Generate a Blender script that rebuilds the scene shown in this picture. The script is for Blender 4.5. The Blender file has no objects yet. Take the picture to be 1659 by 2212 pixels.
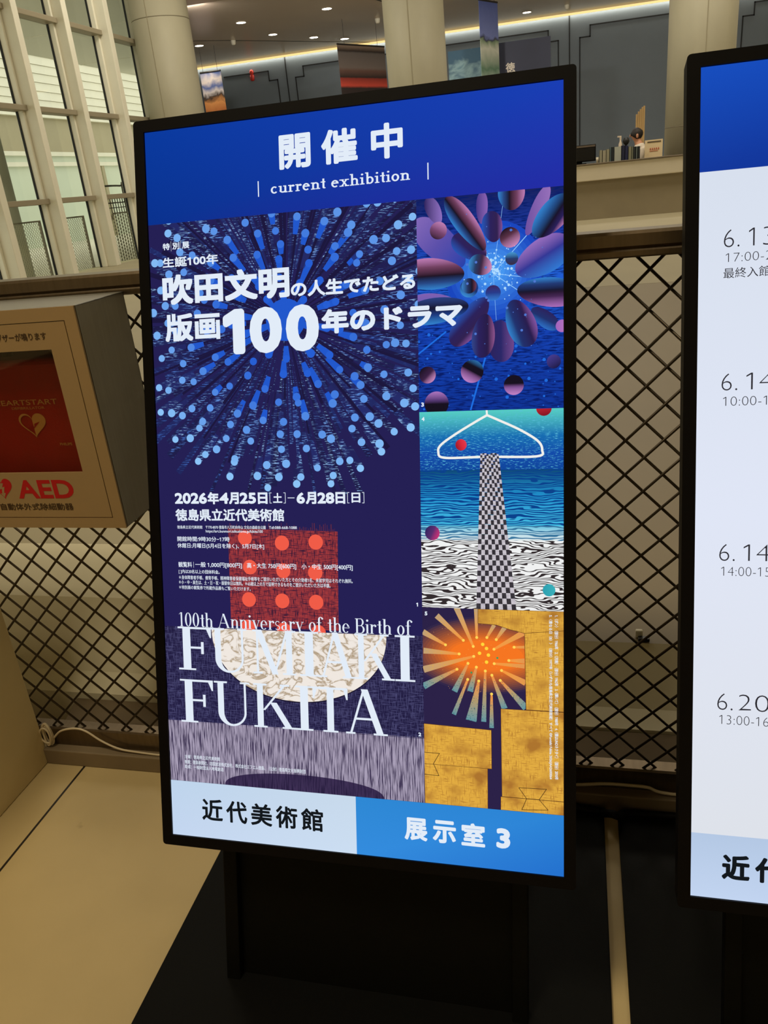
import bpy, math, random
from mathutils import Vector, Matrix
random.seed(7)
S = bpy.context.scene
COL = S.collection
# ------------------------------------------------------------------ camera
EYE = 1.36                                     # camera height above the floor (m)
cam = bpy.data.cameras.new('camera')
cam.sensor_fit = 'VERTICAL'; cam.sensor_height = 32.0
cam.lens = 1707.275 / 2212 * 32.0
cam.clip_start = 0.02; cam.clip_end = 200
co = bpy.data.objects.new('camera', cam); COL.objects.link(co)
r_ = Vector((0.97148077, 0.21739488, -0.09468148)); u_ = Vector((0.00071530, 0.39661184, 0.91798613)); f_ = Vector((-0.23711728, 0.89187360, -0.38514527))
M = Matrix(((r_.x, u_.x, -f_.x, 0), (r_.y, u_.y, -f_.y, 0), (r_.z, u_.z, -f_.z, EYE), (0, 0, 0, 1)))
co.matrix_world = M
S.camera = co
# ------------------------------------------------------------------ world, exposure, lamps
S.view_settings.view_transform = 'Standard'; S.view_settings.look = 'None'
S.view_settings.exposure = 0.0; S.view_settings.gamma = 1.0; S.view_settings.use_curve_mapping = False
W = bpy.data.worlds.new('overcast_sky'); S.world = W; W.use_nodes = True
W.node_tree.nodes['Background'].inputs[0].default_value = (1.0, 0.98, 0.90, 1)
W.node_tree.nodes['Background'].inputs[1].default_value = 1.45
S.cycles.max_bounces = 8; S.cycles.diffuse_bounces = 4; S.cycles.glossy_bounces = 3; S.cycles.transparent_max_bounces = 12
S.cycles.sample_clamp_indirect = 4.0

def lamp(name, loc, size, power, color, rot=(0, 0, 0), size_y=None, spread=180):
    l = bpy.data.lights.new(name, 'AREA'); l.shape = 'RECTANGLE'; l.size = size; l.size_y = size_y or size
    l.energy = power; l.color = color; l.spread = math.radians(spread)
    o = bpy.data.objects.new(name, l); COL.objects.link(o); o.location = loc; o.rotation_euler = rot
    return o
WARM = (1.0, 0.86, 0.60)
lamp('hall_lamp', (-1.5, -0.55, 5.9), 1.2, 140, WARM)
lamp('hall_lamp', (2.6, -1.0, 5.9), 1.2, 26, WARM)
lamp('hall_lamp', (-4.0, 6.5, 5.9), 1.6, 70, (1, 0.91, 0.74))
lamp('hall_lamp', (1.5, 6.5, 5.9), 1.6, 25, (1, 0.91, 0.74))
lamp('hall_lamp', (-5.0, 11.8, 5.9), 1.6, 120, (1, 0.92, 0.76))
lamp('hall_lamp', (0.5, 11.6, 5.9), 1.6, 120, (1, 0.92, 0.76))
lamp('hall_lamp', (4.0, 11.6, 5.9), 1.6, 90, (1, 0.91, 0.74))

# ------------------------------------------------------------------ colour + materials
def lin(c):
    if isinstance(c, str):
        c = tuple(int(c[i:i + 2], 16) for i in (0, 2, 4))
    return tuple(((x / 255) / 12.92 if x / 255 <= 0.04045 else ((x / 255 + 0.055) / 1.055) ** 2.4) for x in c[:3])
def mixc(a, b, t):
    return tuple(a[i] * (1 - t) + b[i] * t for i in range(3))
MATS = {}
def mat(name, col, rough=0.6, metal=0.0, var=0.0, scale=4.0, bump=0.0, bscale=60.0, stretch=(1, 1, 1), spec=0.5):
    if name in MATS: return MATS[name]
    m = bpy.data.materials.new(name); m.use_nodes = True
    nt = m.node_tree; b = nt.nodes['Principled BSDF']
    b.inputs['Base Color'].default_value = (*col, 1); b.inputs['Roughness'].default_value = rough
    b.inputs['Metallic'].default_value = metal; b.inputs['Specular IOR Level'].default_value = spec
    tc = nt.nodes.new('ShaderNodeTexCoord'); mp = nt.nodes.new('ShaderNodeMapping')
    mp.inputs['Scale'].default_value = stretch
    nt.links.new(tc.outputs['Object'], mp.inputs['Vector'])
    n = nt.nodes.new('ShaderNodeTexNoise'); n.inputs['Scale'].default_value = scale; n.inputs['Detail'].default_value = 5
    nt.links.new(mp.outputs[0], n.inputs['Vector'])
    rp = nt.nodes.new('ShaderNodeValToRGB')
    rp.color_ramp.elements[0].position = 0.3; rp.color_ramp.elements[1].position = 0.7
    rp.color_ramp.elements[0].color = (*[c * (1 - var) for c in col], 1)
    rp.color_ramp.elements[1].color = (*[min(1, c * (1 + var)) for c in col], 1)
    nt.links.new(n.outputs['Fac'], rp.inputs[0]); nt.links.new(rp.outputs[0], b.inputs['Base Color'])
    if bump:
        n2 = nt.nodes.new('ShaderNodeTexNoise'); n2.inputs['Scale'].default_value = bscale
        nt.links.new(mp.outputs[0], n2.inputs['Vector'])
        bp = nt.nodes.new('ShaderNodeBump'); bp.inputs['Strength'].default_value = bump; bp.inputs['Distance'].default_value = 0.002
        nt.links.new(n2.outputs['Fac'], bp.inputs['Height']); nt.links.new(bp.outputs[0], b.inputs['Normal'])
    MATS[name] = m
    return m
def emit(name, col, strength):
    m = bpy.data.materials.new(name); m.use_nodes = True; nt = m.node_tree
    b = nt.nodes['Principled BSDF']; b.inputs['Base Color'].default_value = (0.02, 0.02, 0.02, 1)
    b.inputs['Emission Color'].default_value = (*col, 1); b.inputs['Emission Strength'].default_value = strength
    return m
def glass(name, tint, refl):
    m = bpy.data.materials.new(name); m.use_nodes = True; nt = m.node_tree; nt.nodes.clear()
    o = nt.nodes.new('ShaderNodeOutputMaterial'); mx = nt.nodes.new('ShaderNodeMixShader')
    t = nt.nodes.new('ShaderNodeBsdfTransparent'); t.inputs[0].default_value = (*tint, 1)
    g = nt.nodes.new('ShaderNodeBsdfGlossy'); g.inputs['Roughness'].default_value = 0.02
    lw = nt.nodes.new('ShaderNodeLayerWeight'); lw.inputs[0].default_value = .5
    pw = nt.nodes.new('ShaderNodeMath'); pw.operation = 'POWER'; pw.inputs[1].default_value = 4; nt.links.new(lw.outputs['Facing'], pw.inputs[0])
    fr = nt.nodes.new('ShaderNodeMath'); fr.operation = 'MULTIPLY_ADD'; fr.inputs[1].default_value = refl; fr.inputs[2].default_value = .025; nt.links.new(pw.outputs[0], fr.inputs[0])
    nt.links.new(fr.outputs[0], mx.inputs[0]); nt.links.new(t.outputs[0], mx.inputs[1]); nt.links.new(g.outputs[0], mx.inputs[2])
    nt.links.new(mx.outputs[0], o.inputs[0])
    return m

# ------------------------------------------------------------------ mesh helpers
class MB:
    def __init__(s): s.v = []; s.f = []; s.m = []
    def poly(s, pts, mi=0):
        b = len(s.v); s.v += [tuple(p) for p in pts]; s.f.append(tuple(range(b, b + len(pts)))); s.m.append(mi)
    def box(s, x0, x1, y0, y1, z0, z1, mi=0, T=None):
        b = len(s.v)
        P = [(x, y, z) for z in (z0, z1) for y in (y0, y1) for x in (x0, x1)]
        if T: P = [T(p) for p in P]
        s.v += [tuple(p) for p in P]
        for q in ((0, 2, 3, 1), (4, 5, 7, 6), (0, 1, 5, 4), (2, 6, 7, 3), (0, 4, 6, 2), (1, 3, 7, 5)):
            s.f.append(tuple(b + i for i in q)); s.m.append(mi)
    def prism(s, prof, axis, a0, a1, mi=0):                 # closed profile extruded along an axis
        n = len(prof); b = len(s.v)
        for a in (a0, a1):
            for (p, q) in prof:
                s.v.append({'x': (a, p, q), 'y': (p, a, q), 'z': (p, q, a)}[axis])
        s.f.append(tuple(b + i for i in range(n))[::-1]); s.m.append(mi)
        s.f.append(tuple(b + n + i for i in range(n))); s.m.append(mi)
        for i in range(n):
            j = (i + 1) % n; s.f.append((b + i, b + j, b + n + j, b + n + i)); s.m.append(mi)
    def lathe(s, prof, c=(0, 0, 0), n=24, mi=0, caps=True):            # (r, z) profile about z
        b = len(s.v); k = len(prof)
        for (r, z) in prof:
            for i in range(n):
                a = 2 * math.pi * i / n; s.v.append((c[0] + r * math.cos(a), c[1] + r * math.sin(a), c[2] + z))
        for j in range(k - 1):
            for i in range(n):
                i2 = (i + 1) % n; s.f.append((b + j * n + i, b + j * n + i2, b + (j + 1) * n + i2, b + (j + 1) * n + i)); s.m.append(mi)
        if not caps: return
        s.f.append(tuple(b + i for i in range(n))[::-1]); s.m.append(mi)
        s.f.append(tuple(b + (k - 1) * n + i for i in range(n))); s.m.append(mi)
    def tube(s, pts, r, n=8, mi=0):
        pts = [Vector(p) for p in pts]; b = len(s.v); k = len(pts); up = None
        for i, p in enumerate(pts):
            t = (pts[min(i + 1, k - 1)] - pts[max(i - 1, 0)]).normalized()
            if up is None: up = Vector((0, 0, 1)) if abs(t.z) < 0.9 else Vector((1, 0, 0))
            x = t.cross(up).normalized(); y = x.cross(t).normalized(); up = y
            rr = r[i] if isinstance(r, (list, tuple)) else r
            for j in range(n):
                a = 2 * math.pi * j / n; s.v.append(tuple(p + x * (rr * math.cos(a)) + y * (rr * math.sin(a))))
        for i in range(k - 1):
            for j in range(n):
                j2 = (j + 1) % n; s.f.append((b + i * n + j, b + i * n + j2, b + (i + 1) * n + j2, b + (i + 1) * n + j)); s.m.append(mi)
        s.f.append(tuple(b + i for i in range(n))[::-1]); s.m.append(mi)
        s.f.append(tuple(b + (k - 1) * n + i for i in range(n))); s.m.append(mi)
    def build(s, name, mats, parent=None, smooth=False, bevel=0.0, T=None, segs=2):
        me = bpy.data.meshes.new(name)
        me.from_pydata([tuple(T(v)) for v in s.v] if T else s.v, [], s.f)
        for m in (mats if isinstance(mats, (list, tuple)) else [mats]): me.materials.append(m)
        me.polygons.foreach_set('material_index', s.m)
        if smooth: me.polygons.foreach_set('use_smooth', [len(f) <= 4 for f in s.f])
        me.update()
        o = bpy.data.objects.new(name, me); COL.objects.link(o)
        if parent: o.parent = parent
        if bevel:
            b = o.modifiers.new('bevel', 'BEVEL'); b.width = bevel; b.segments = segs; b.limit_method = 'ANGLE'
        return o
def tag(o, label, cat, group=None):
    o['label'] = label; o['category'] = cat
    if group: o['group'] = group
    return o
def empty(name, loc, label, cat, group=None):
    o = bpy.data.objects.new(name, None); COL.objects.link(o); o.location = loc; o.empty_display_size = 0.1
    return tag(o, label, cat, group)
def struct(o):
    o['kind'] = 'structure'; return o
def local(root):
    l = Vector(root.location); return lambda p: (p[0] - l.x, p[1] - l.y, p[2] - l.z)
def catmull(P, k=8):
    P = [Vector(p) for p in P]; out = []
    for i in range(len(P) - 1):
        a, b, c, d = P[max(i - 1, 0)], P[i], P[i + 1], P[min(i + 2, len(P) - 1)]
        for j in range(k):
            t = j / k
            out.append(0.5 * ((2 * b) + (c - a) * t + (2 * a - 5 * b + 4 * c - d) * t * t + (3 * b - a - 3 * c + d) * t ** 3))
    out.append(P[-1]); return out

# ------------------------------------------------------------------ lettering (built-in typeface, turned into polygons)
TXT = {}
def glyphs(body, thin=0.0):
    key = (body, thin)
    if key in TXT: return TXT[key]
    c = bpy.data.curves.new('lettering', 'FONT'); c.body = body; c.resolution_u = 4; c.offset = -thin
    o = bpy.data.objects.new('lettering', c); COL.objects.link(o)
    dg = bpy.context.evaluated_depsgraph_get()
    me = bpy.data.meshes.new_from_object(o.evaluated_get(dg))
    V = [(v.co.x, v.co.y) for v in me.vertices]; F = [tuple(p.vertices) for p in me.polygons]
    bpy.data.objects.remove(o); bpy.data.curves.remove(c); bpy.data.meshes.remove(me)
    # the built-in figure 1 is a bare bar: give it its flag
    if '1' in body:
        par = list(range(len(V)))
        def find(i):
            while par[i] != i: par[i] = par[par[i]]; i = par[i]
            return i
        for f in F:
            for i in f[1:]: par[find(f[0])] = find(i)
        comp = {}
        for f in F:
            for i in f: comp.setdefault(find(i), set()).add(i)
        for c_ in comp.values():
            xs = [V[i][0] for i in c_]; ys = [V[i][1] for i in c_]; w, h = max(xs) - min(xs), max(ys) - min(ys)
            if len(c_) <= 5 and w < .16 and .6 < h < .76 and min(ys) > -.06:
                k = len(V); a, t = min(xs) + w * .02, max(ys)
                V += [(a, t), (a - .15, t - .10), (a - .15, t - .10 - w * 1.05), (a, t - w * 1.15)]; F.append((k + 3, k + 2, k + 1, k))
    used = set(i for f in F for i in f)
    xs = [V[i][0] for i in used]; ys = [V[i][1] for i in used]
    TXT[key] = (V, F, min(xs), max(xs), min(ys), max(ys))
    return TXT[key]
def text_polys(body, x0, y0, x1, y1, bold=0.0, n=8, thin=0.0):
    """Polygons of the words filling the ink box x0..x1, y0..y1; bold widens each stroke by that radius."""
    V, F, a, b, c, d = glyphs(body, thin)
    x0 += bold; x1 -= bold; y0 += bold; y1 -= bold
    sx = (x1 - x0) / max(b - a, 1e-6); sy = (y1 - y0) / max(d - c, 1e-6)
    P = [(x0 + (x - a) * sx, y0 + (y - c) * sy) for (x, y) in V]
    sh = [(0, 0)] + ([(bold * math.cos(2 * math.pi * i / n), bold * math.sin(2 * math.pi * i / n)) for i in range(n)] if bold and n > 0 else [])
    if n < 0: sh += [(bold * a, bold * b) for t in (-1, -.5, 0, .5) for a, b in ((t, -1), (1, t), (-t, 1), (-1, -t))]
    return [[(P[i][0] + dx, P[i][1] + dy) for i in f] for dx, dy in sh for f in F]
# drawn serif letters: R rectangle, Q slanted stroke, A ring arc; height 1 = capital height
def serif_letter(ch, T, t, s, h):
    P = []
    def R(x0, y0, x1, y1): P.append([(x0, y0), (x1, y0), (x1, y1), (x0, y1)])
    def Q(xa, ya, xb, yb, w): P.append([(xa, ya), (xa + w, ya), (xb + w, yb), (xb, yb)])
    def A(cx, cy, rx, ry, a0, a1, n=22, tx=None, ty=None):
        tx = T if tx is None else tx; ty = t if ty is None else ty
        for i in range(n):
            q = []
            for a, inn in ((a0 + (a1 - a0) * i / n, 0), (a0 + (a1 - a0) * (i + 1) / n, 0), (a0 + (a1 - a0) * (i + 1) / n, 1), (a0 + (a1 - a0) * i / n, 1)):
                a = math.radians(a); q.append((cx + (rx - tx * inn) * math.cos(a), cy + (ry - ty * inn) * math.sin(a)))
            P.append(q)
    def foot(x, w, y=0.0, l=1, r=1): R(x - s * l, y, x + w + s * r, y + h)
    def head(x, w, y=1.0, l=1, r=1): R(x - s * l, y - h, x + w + s * r, y)
    def stem(x, y0, y1, w=None): R(x, y0, x + (T if w is None else w), y1)
    X = 0.63                                            # x-height
    if ch == 'F':
        stem(s, 0, 1); foot(s, T); head(s, T); R(s, 1 - t, .60, 1); R(s, .50, .46, .50 + t)
        P.append([(.60 - t * .5, .76), (.60, .76), (.60, 1), (.50, 1)]); R(.46 - t, .38, .46, .66); w = .60
    elif ch == 'U':
        stem(s, .30, 1); head(s, T); x2 = .70; stem(x2, .30, 1, t); head(x2, t)
        cx = (s + x2 + t) / 2; rx = (x2 + t - s) / 2
        A(cx, .30, rx, .32, 180, 275); A(cx, .30, rx, .32, 275, 360, tx=t); w = x2 + t + s
    elif ch == 'M':
        stem(s + .02, 0, 1, t); foot(s + .02, t); head(s + .02, t, r=.2); Q(.47, 0, s, 1, T * 1.05); Q(.50, 0, .80, 1, t * 1.1)
        stem(.80, 0, 1); foot(.80, T); head(.80, T, l=.2); w = .80 + T + s
    elif ch == 'I':
        stem(s, 0, 1); foot(s, T); head(s, T); w = T + 2 * s
    elif ch == 'A':
        Q(s, 0, .40, 1, t * 1.1); Q(.72, 0, .36, 1.0, T * 1.12); foot(s, t); foot(.72, T * 1.1); R(.2, .32, .68, .32 + t); w = .72 + T * 1.1 + s
    elif ch == 'K':
        stem(s, 0, 1); foot(s, T); head(s, T); Q(s + T * .9, .40, .70, 1, t * 1.2); head(.70, t, r=1); Q(.74, 0, .38, .58, T * 1.1); foot(.74, T); w = .74 + T + s
    elif ch == 'T':
        stem(.36 - T / 2, 0, 1); foot(.36 - T / 2, T); R(0, 1 - t, .72, 1)
        P.append([(0, .74), (t * .6, .74), (.10, 1), (0, 1)]); P.append([(.72 - t * .6, .74), (.72, .74), (.72, 1), (.62, 1)]); w = .72
    elif ch == 'B':
        stem(s, 0, 1); R(0, 0, .4, t); R(0, 1 - t, .36, 1); R(s, .5, .40, .5 + t)
        A(.34, .75 + t / 4, .26, .25 + t / 4, -90, 90, tx=T * .9); A(.38, .25 + t / 2, .28, .25 + t / 2, -90, 90); w = .67
    elif ch == '1':
        stem(.16, 0, 1, T * .9); foot(.16, T * .9); Q(.02, .86, .16, 1, t); w = .42
    elif ch == '0':
        A(.27, .5, .25, .5, 0, 360, n=40); w = .55
    elif ch == 't':
        stem(.12, .10, .88); A(.24, .12, .12, .12, 180, 330, n=10); R(0, X - h, .32, X); w = .34
    elif ch == 'h':
        stem(s, 0, 1.02); foot(s, T); R(0, 1.02 - h, s + T, 1.02); A(.32, X - .22, .22, .22, 0, 150, tx=T); stem(.54 - T, 0, X - .2); foot(.54 - T, T); w = .54 + s
    elif ch == 'n':
        stem(s, 0, X); foot(s, T); R(0, X - h, s + T, X); A(.32, X - .22, .22, .22, 0, 150, tx=T); stem(.54 - T, 0, X - .2); foot(.54 - T, T); w = .54 + s
    elif ch == 'i':
        stem(s, 0, X); foot(s, T); R(0, X - h, s + T, X); A(s + T / 2, .88, T * .62, T * .62, 0, 360, n=14, tx=T * .61, ty=T * .61); w = T + 2 * s
    elif ch == 'v':
        Q(.24, 0, s * .6, X, T); Q(.28, 0, .48, X, t); head(s * .6, T, X); head(.48, t, X); w = .50 + s
    elif ch == 'x':
        Q(.42, 0, .06, X, T); Q(.06, 0, .42, X, t); foot(.06, t); foot(.42, T); head(.06, T, X); head(.42, t, X); w = .46 + T + s * .5
    elif ch == 'e':
        A(.25, X / 2, .25, X / 2 + .01, 20, 315, n=26); A(.25, X / 2, .25, X / 2 + .01, 0, 20, n=3, tx=t * 1.3); R(.06, X / 2, .49, X / 2 + t); w = .53
    elif ch == 'r':
        stem(s, 0, X); foot(s, T); R(0, X - h, s + T, X); A(.34, X - .18, .17, .18, 70, 165, n=10, tx=t * 1.5, ty=t * 1.6); A(.38, X - .10, T * .55, T * .55, 0, 360, n=12, tx=T * .54, ty=T * .54); w = .45
    elif ch == 's':
        A(.19, X * .74, .17, X * .26, 30, 270, n=16, tx=t * 1.5, ty=t * 1.3); A(.19, X * .26, .18, X * .26, -150, 90, n=16, tx=t * 1.6, ty=t * 1.4); w = .40
    elif ch == 'a':
        A(.22, X - .19, .19, .19, 0, 160, n=12, tx=T, ty=t); stem(.41 - T, .05, X - .19); A(.22, .18, .20, .18, 60, 330, n=20, tx=T * .9, ty=t); A(.47, .08, .10, .08, 180, 320, n=8, tx=t, ty=t); w = .53
    elif ch == 'y':
        Q(.24, 0, s * .6, X, T); Q(.14, -.26, .48, X, t); head(s * .6, T, X); head(.48, t, X); A(.12, -.22, .06, .06, 0, 360, n=12, tx=.055, ty=.055); w = .50 + s
    elif ch == 'o':
        A(.26, X / 2, .25, X / 2 + .01, 0, 360, n=32); w = .54
    elif ch == 'f':
        stem(.10, 0, .84); foot(.10, T); R(0, X - h, .34, X); A(.28, .84, .18, .18, 25, 180, n=14, tx=T, ty=t); A(.40, .90, T * .5, T * .5, 0, 360, n=12, tx=T * .49, ty=T * .49); w = .40
    elif ch == 'c':
        A(.25, X / 2, .25, X / 2 + .01, 45, 320, n=26); w = .50
    elif ch == 'u':
        stem(s, .2, X); R(0, X - h, s + T, X); A(.30, .22, .22 + T * .2, .22, 180, 340, n=14); stem(.54 - T, 0, X); R(.54 - T - s, X - h, .54, X); R(.54 - T, 0, .54 + s, h); w = .54 + s
    elif ch == 'b':
        stem(s, 0, 1.02); R(0, 1.02 - h, s + T, 1.02); A(.31, X / 2, .25, X / 2 + .01, -150, 150, n=26); w = .59
    else:
        w = .28
    return P, w
def serif_polys(body, x0, y0, x1, cap, T, t, s, h, gap=.05):
    out = []; x = 0
    for chx in body:
        P, w = serif_letter(chx, T, t, s, h)
        out += [[(px + x, py) for px, py in p] for p in P]; x += w + gap
    x -= gap; k = (x1 - x0) / x
    return [[(x0 + px * k, y0 + py * cap) for px, py in p] for p in out]

# ------------------------------------------------------------------ picture on a display: layers of coloured polygons in millimetres of the panel
def pattern_mat(name, build):
    """Emission: colour attribute Col, changed to Col2 where the procedural mask is on."""
    m = bpy.data.materials.new(name); m.use_nodes = True; nt = m.node_tree; nt.nodes.clear()
    o = nt.nodes.new('ShaderNodeOutputMaterial'); e = nt.nodes.new('ShaderNodeEmission')
    a = nt.nodes.new('ShaderNodeVertexColor'); a.layer_name = 'Col'
    if build:
        b = nt.nodes.new('ShaderNodeVertexColor'); b.layer_name = 'Col2'
        uv = nt.nodes.new('ShaderNodeUVMap'); uv.uv_map = 'UVMap'
        fac = build(nt, uv.outputs[0])
        mx = nt.nodes.new('ShaderNodeMix'); mx.data_type = 'RGBA'
        nt.links.new(fac, mx.inputs[0]); nt.links.new(a.outputs[0], mx.inputs[6]); nt.links.new(b.outputs[0], mx.inputs[7])
        nt.links.new(mx.outputs[2], e.inputs[0])
    else:
        nt.links.new(a.outputs[0], e.inputs[0])
    nt.links.new(e.outputs[0], o.inputs[0])
    try: m.cycles.emission_sampling = 'NONE'
    except Exception: pass
    return m
def _noise(nt, vec, sc, st, detail=3, dist=0.0):
    mp = nt.nodes.new('ShaderNodeMapping'); mp.inputs['Scale'].default_value = st; nt.links.new(vec, mp.inputs[0])
    n = nt.nodes.new('ShaderNodeTexNoise'); n.inputs['Scale'].default_value = sc; n.inputs['Detail'].default_value = detail; n.inputs['Distortion'].default_value = dist
    nt.links.new(mp.outputs[0], n.inputs['Vector']); return n.outputs['Fac']
def _ramp(nt, f, lo, hi):
    r = nt.nodes.new('ShaderNodeMapRange'); r.inputs['From Min'].default_value = lo; r.inputs['From Max'].default_value = hi
    nt.links.new(f, r.inputs[0]); return r.outputs[0]
def _op(nt, op, a, b):
    n = nt.nodes.new('ShaderNodeMath'); n.operation = op
    for i, x in ((0, a), (1, b)):
        if isinstance(x, (int, float)): n.inputs[i].default_value = x
        else: nt.links.new(x, n.inputs[i])
    return n.outputs[0]
def p_scratch(nt, v):
    a = _ramp(nt, _noise(nt, v, 1, (90, 560, 1), 4), .54, .62); b = _ramp(nt, _noise(nt, v, 1, (30, 40, 1), 2), .36, .56)
    return _op(nt, 'MULTIPLY', a, b)
def p_hatch(nt, v):
    a = _ramp(nt, _noise(nt, v, 1, (60, 700, 1), 3), .52, .62); b = _ramp(nt, _noise(nt, v, 1, (700, 60, 1), 3), .52, .62)
    return _op(nt, 'MAXIMUM', a, b)
def p_vgrain(nt, v): return _ramp(nt, _noise(nt, v, 1, (520, 26, 1), 4, .2), .44, .60)
def p_hgrain(nt, v): return _ramp(nt, _noise(nt, v, 1, (60, 420, 1), 4, .3), .46, .62)
def _bands(nt, v, sc, dist, lo, hi):
    mp = nt.nodes.new('ShaderNodeMapping'); mp.inputs['Scale'].default_value = (.28, 1, 1); nt.links.new(v, mp.inputs[0])
    w = nt.nodes.new('ShaderNodeTexWave'); w.bands_direction = 'Y'; w.inputs['Scale'].default_value = sc; w.inputs['Distortion'].default_value = dist
    w.inputs['Detail'].default_value = 2; w.inputs['Detail Scale'].default_value = .8; w.inputs['Detail Roughness'].default_value = .55
    nt.links.new(mp.outputs[0], w.inputs['Vector']); return _ramp(nt, w.outputs['Fac'], lo, hi)
def p_waves(nt, v): return _bands(nt, v, 78, 14, .42, .62)
def p_dash(nt, v): return _ramp(nt, _noise(nt, v, 1, (150, 900, 1), 2), .58, .66)
def p_wood(nt, v): return _bands(nt, v, 72, 26, .60, .70)
def p_yellow(nt, v):
    a = _ramp(nt, _noise(nt, v, 1, (70, 640, 1), 3), .54, .70); b = _ramp(nt, _noise(nt, v, 1, (640, 60, 1), 3), .54, .70)
    c = _ramp(nt, _noise(nt, v, 1, (26, 30, 1), 3), .46, .70)
    return _op(nt, 'MULTIPLY', _op(nt, 'MAXIMUM', _op(nt, 'MAXIMUM', a, b), c), .75)
def p_speckle(nt, v): return _ramp(nt, _noise(nt, v, 1, (420, 420, 1), 2), .60, .66)
def p_crease(nt, v):
    a = _noise(nt, v, 1, (28, 40, 1), 5, 1.4); return _ramp(nt, _op(nt, 'ABSOLUTE', _op(nt, 'SUBTRACT', a, .5), 0), .06, .0)
FLAT, SCR, HATCH, VGR, HGR, WAVE, WOOD, YEL, SPK, CRS, DASH = range(11)
PM = [pattern_mat('lit_pixels', None)] + [pattern_mat('lit_pixels_' + n, f) for n, f in (('scratched', p_scratch), ('crosshatch', p_hatch), ('vertical_grain', p_vgrain), ('horizontal_grain', p_hgrain), ('waves', p_waves), ('bold_grain', p_wood), ('yellow_wood', p_yellow), ('speckle', p_speckle), ('creases', p_crease), ('dashes', p_dash))]
def clip(poly, cols, rect):
    x0, y0, x1, y1 = rect
    for ax, lim, sg in ((0, x0, 1), (0, x1, -1), (1, y0, 1), (1, y1, -1)):
        out = []; oc = []
        for i in range(len(poly)):
            a, b = poly[i - 1], poly[i]; ca, cb = cols[i - 1], cols[i]
            da, db = sg * (a[ax] - lim), sg * (b[ax] - lim)
            if (da < 0) != (db < 0):
                k = da / (da - db); out.append((a[0] + (b[0] - a[0]) * k, a[1] + (b[1] - a[1]) * k)); oc.append(mixc(ca, cb, k))
            if db >= 0: out.append(b); oc.append(cb)
        poly, cols = out, oc
        if len(poly) < 3: return [], []
    return poly, cols
class Picture:
    def __init__(s): s.P = []
    def add(s, poly, col, layer, pm=FLAT, col2=None, rect=None):
        cols = list(col) if isinstance(col, list) else [lin(col)] * len(poly)
        if rect:
            poly, cols = clip(poly, cols, rect)
            if len(poly) < 3: return
        s.P.append((poly, cols, layer, pm, lin(col2) if col2 else (0, 0, 0)))
    def rect(s, x0, y0, x1, y1, col, layer, pm=FLAT, col2=None):
        s.add([(x0, y0), (x1, y0), (x1, y1), (x0, y1)], col, layer, pm, col2)
    def vgrad(s, x0, x1, stops, layer, pm=FLAT, col2=None):       # stops: (y, colour)
        for (ya, ca), (yb, cb) in zip(stops, stops[1:]):
            s.add([(x0, ya), (x1, ya), (x1, yb), (x0, yb)], [lin(ca), lin(ca), lin(cb), lin(cb)], layer, pm, col2)
    def disc(s, x, y, r, col, layer, rect=None, n=20, pm=FLAT, col2=None, ry=None):
        ry = ry or r
        s.add([(x + r * math.cos(2 * math.pi * i / n), y + ry * math.sin(2 * math.pi * i / n)) for i in range(n)], col, layer, pm, col2, rect)
    def oval(s, a, b, w, stops, layer, rect=None, across=True, gang=None, egg=.12, n=14, pm=FLAT, col2=None):
        """Oval from a to b, w wide, shaded by colour stops across it (or along the angle gang in degrees)."""
        ax, ay = b[0] - a[0], b[1] - a[1]; L = math.hypot(ax, ay) / 2; ux, uy = ax / (2 * L), ay / (2 * L)
        cx, cy = (a[0] + b[0]) / 2, (a[1] + b[1]) / 2; N = 40
        pts = []
        for i in range(N):
            t = 2 * math.pi * i / N; p = math.cos(t); q = math.sin(t) * (1 - egg * p)
            pts.append((cx + ux * L * p - uy * w / 2 * q, cy + uy * L * p + ux * w / 2 * q))
        g = math.atan2(ux, -uy) if gang is None else math.radians(gang)
        gx, gy = math.cos(g), math.sin(g)
        D = [(p[0] - cx) * gx + (p[1] - cy) * gy for p in pts]; d0, d1 = min(D), max(D)
        def colr(d):
            k = (d - d0) / (d1 - d0)
            for (ka, ca), (kb, cb) in zip(stops, stops[1:]):
                if k <= kb + 1e-9: return mixc(lin(ca), lin(cb), max(0, min(1, (k - ka) / (kb - ka))))
            return lin(stops[-1][1])
        for i in range(n):
            lo, hi = d0 + (d1 - d0) * i / n, d0 + (d1 - d0) * (i + 1) / n
            P = pts; DD = D
            for lim, sg in ((lo, 1), (hi, -1)):
                out = []; od = []
                for j in range(len(P)):
                    a_, b_ = P[j - 1], P[j]; da, db = sg * (DD[j - 1] - lim), sg * (DD[j] - lim)
                    if (da < 0) != (db < 0):
                        k = da / (da - db); out.append((a_[0] + (b_[0] - a_[0]) * k, a_[1] + (b_[1] - a_[1]) * k)); od.append(lim)
                    if db >= 0: out.append(b_); od.append(DD[j])
                P, DD = out, od
                if len(P) < 3: break
            if len(P) >= 3: s.add(P, [colr(d) for d in DD], layer, pm, col2, rect)
    def line(s, pts, w, col, layer, rect=None, pm=FLAT, col2=None, w2=None):
        for i, ((xa, ya), (xb, yb)) in enumerate(zip(pts, pts[1:])):
            d = math.hypot(xb - xa, yb - ya) or 1; nx, ny = -(yb - ya) / d, (xb - xa) / d; wb = w if w2 is None else w2
            s.add([(xa - nx * w / 2, ya - ny * w / 2), (xb - nx * wb / 2, yb - ny * wb / 2), (xb + nx * wb / 2, yb + ny * wb / 2), (xa + nx * w / 2, ya + ny * w / 2)], col, layer, pm, col2, rect)
            if i and w > .8 and w2 is None: s.disc(xa, ya, w / 2, col, layer, rect, 10)
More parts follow.
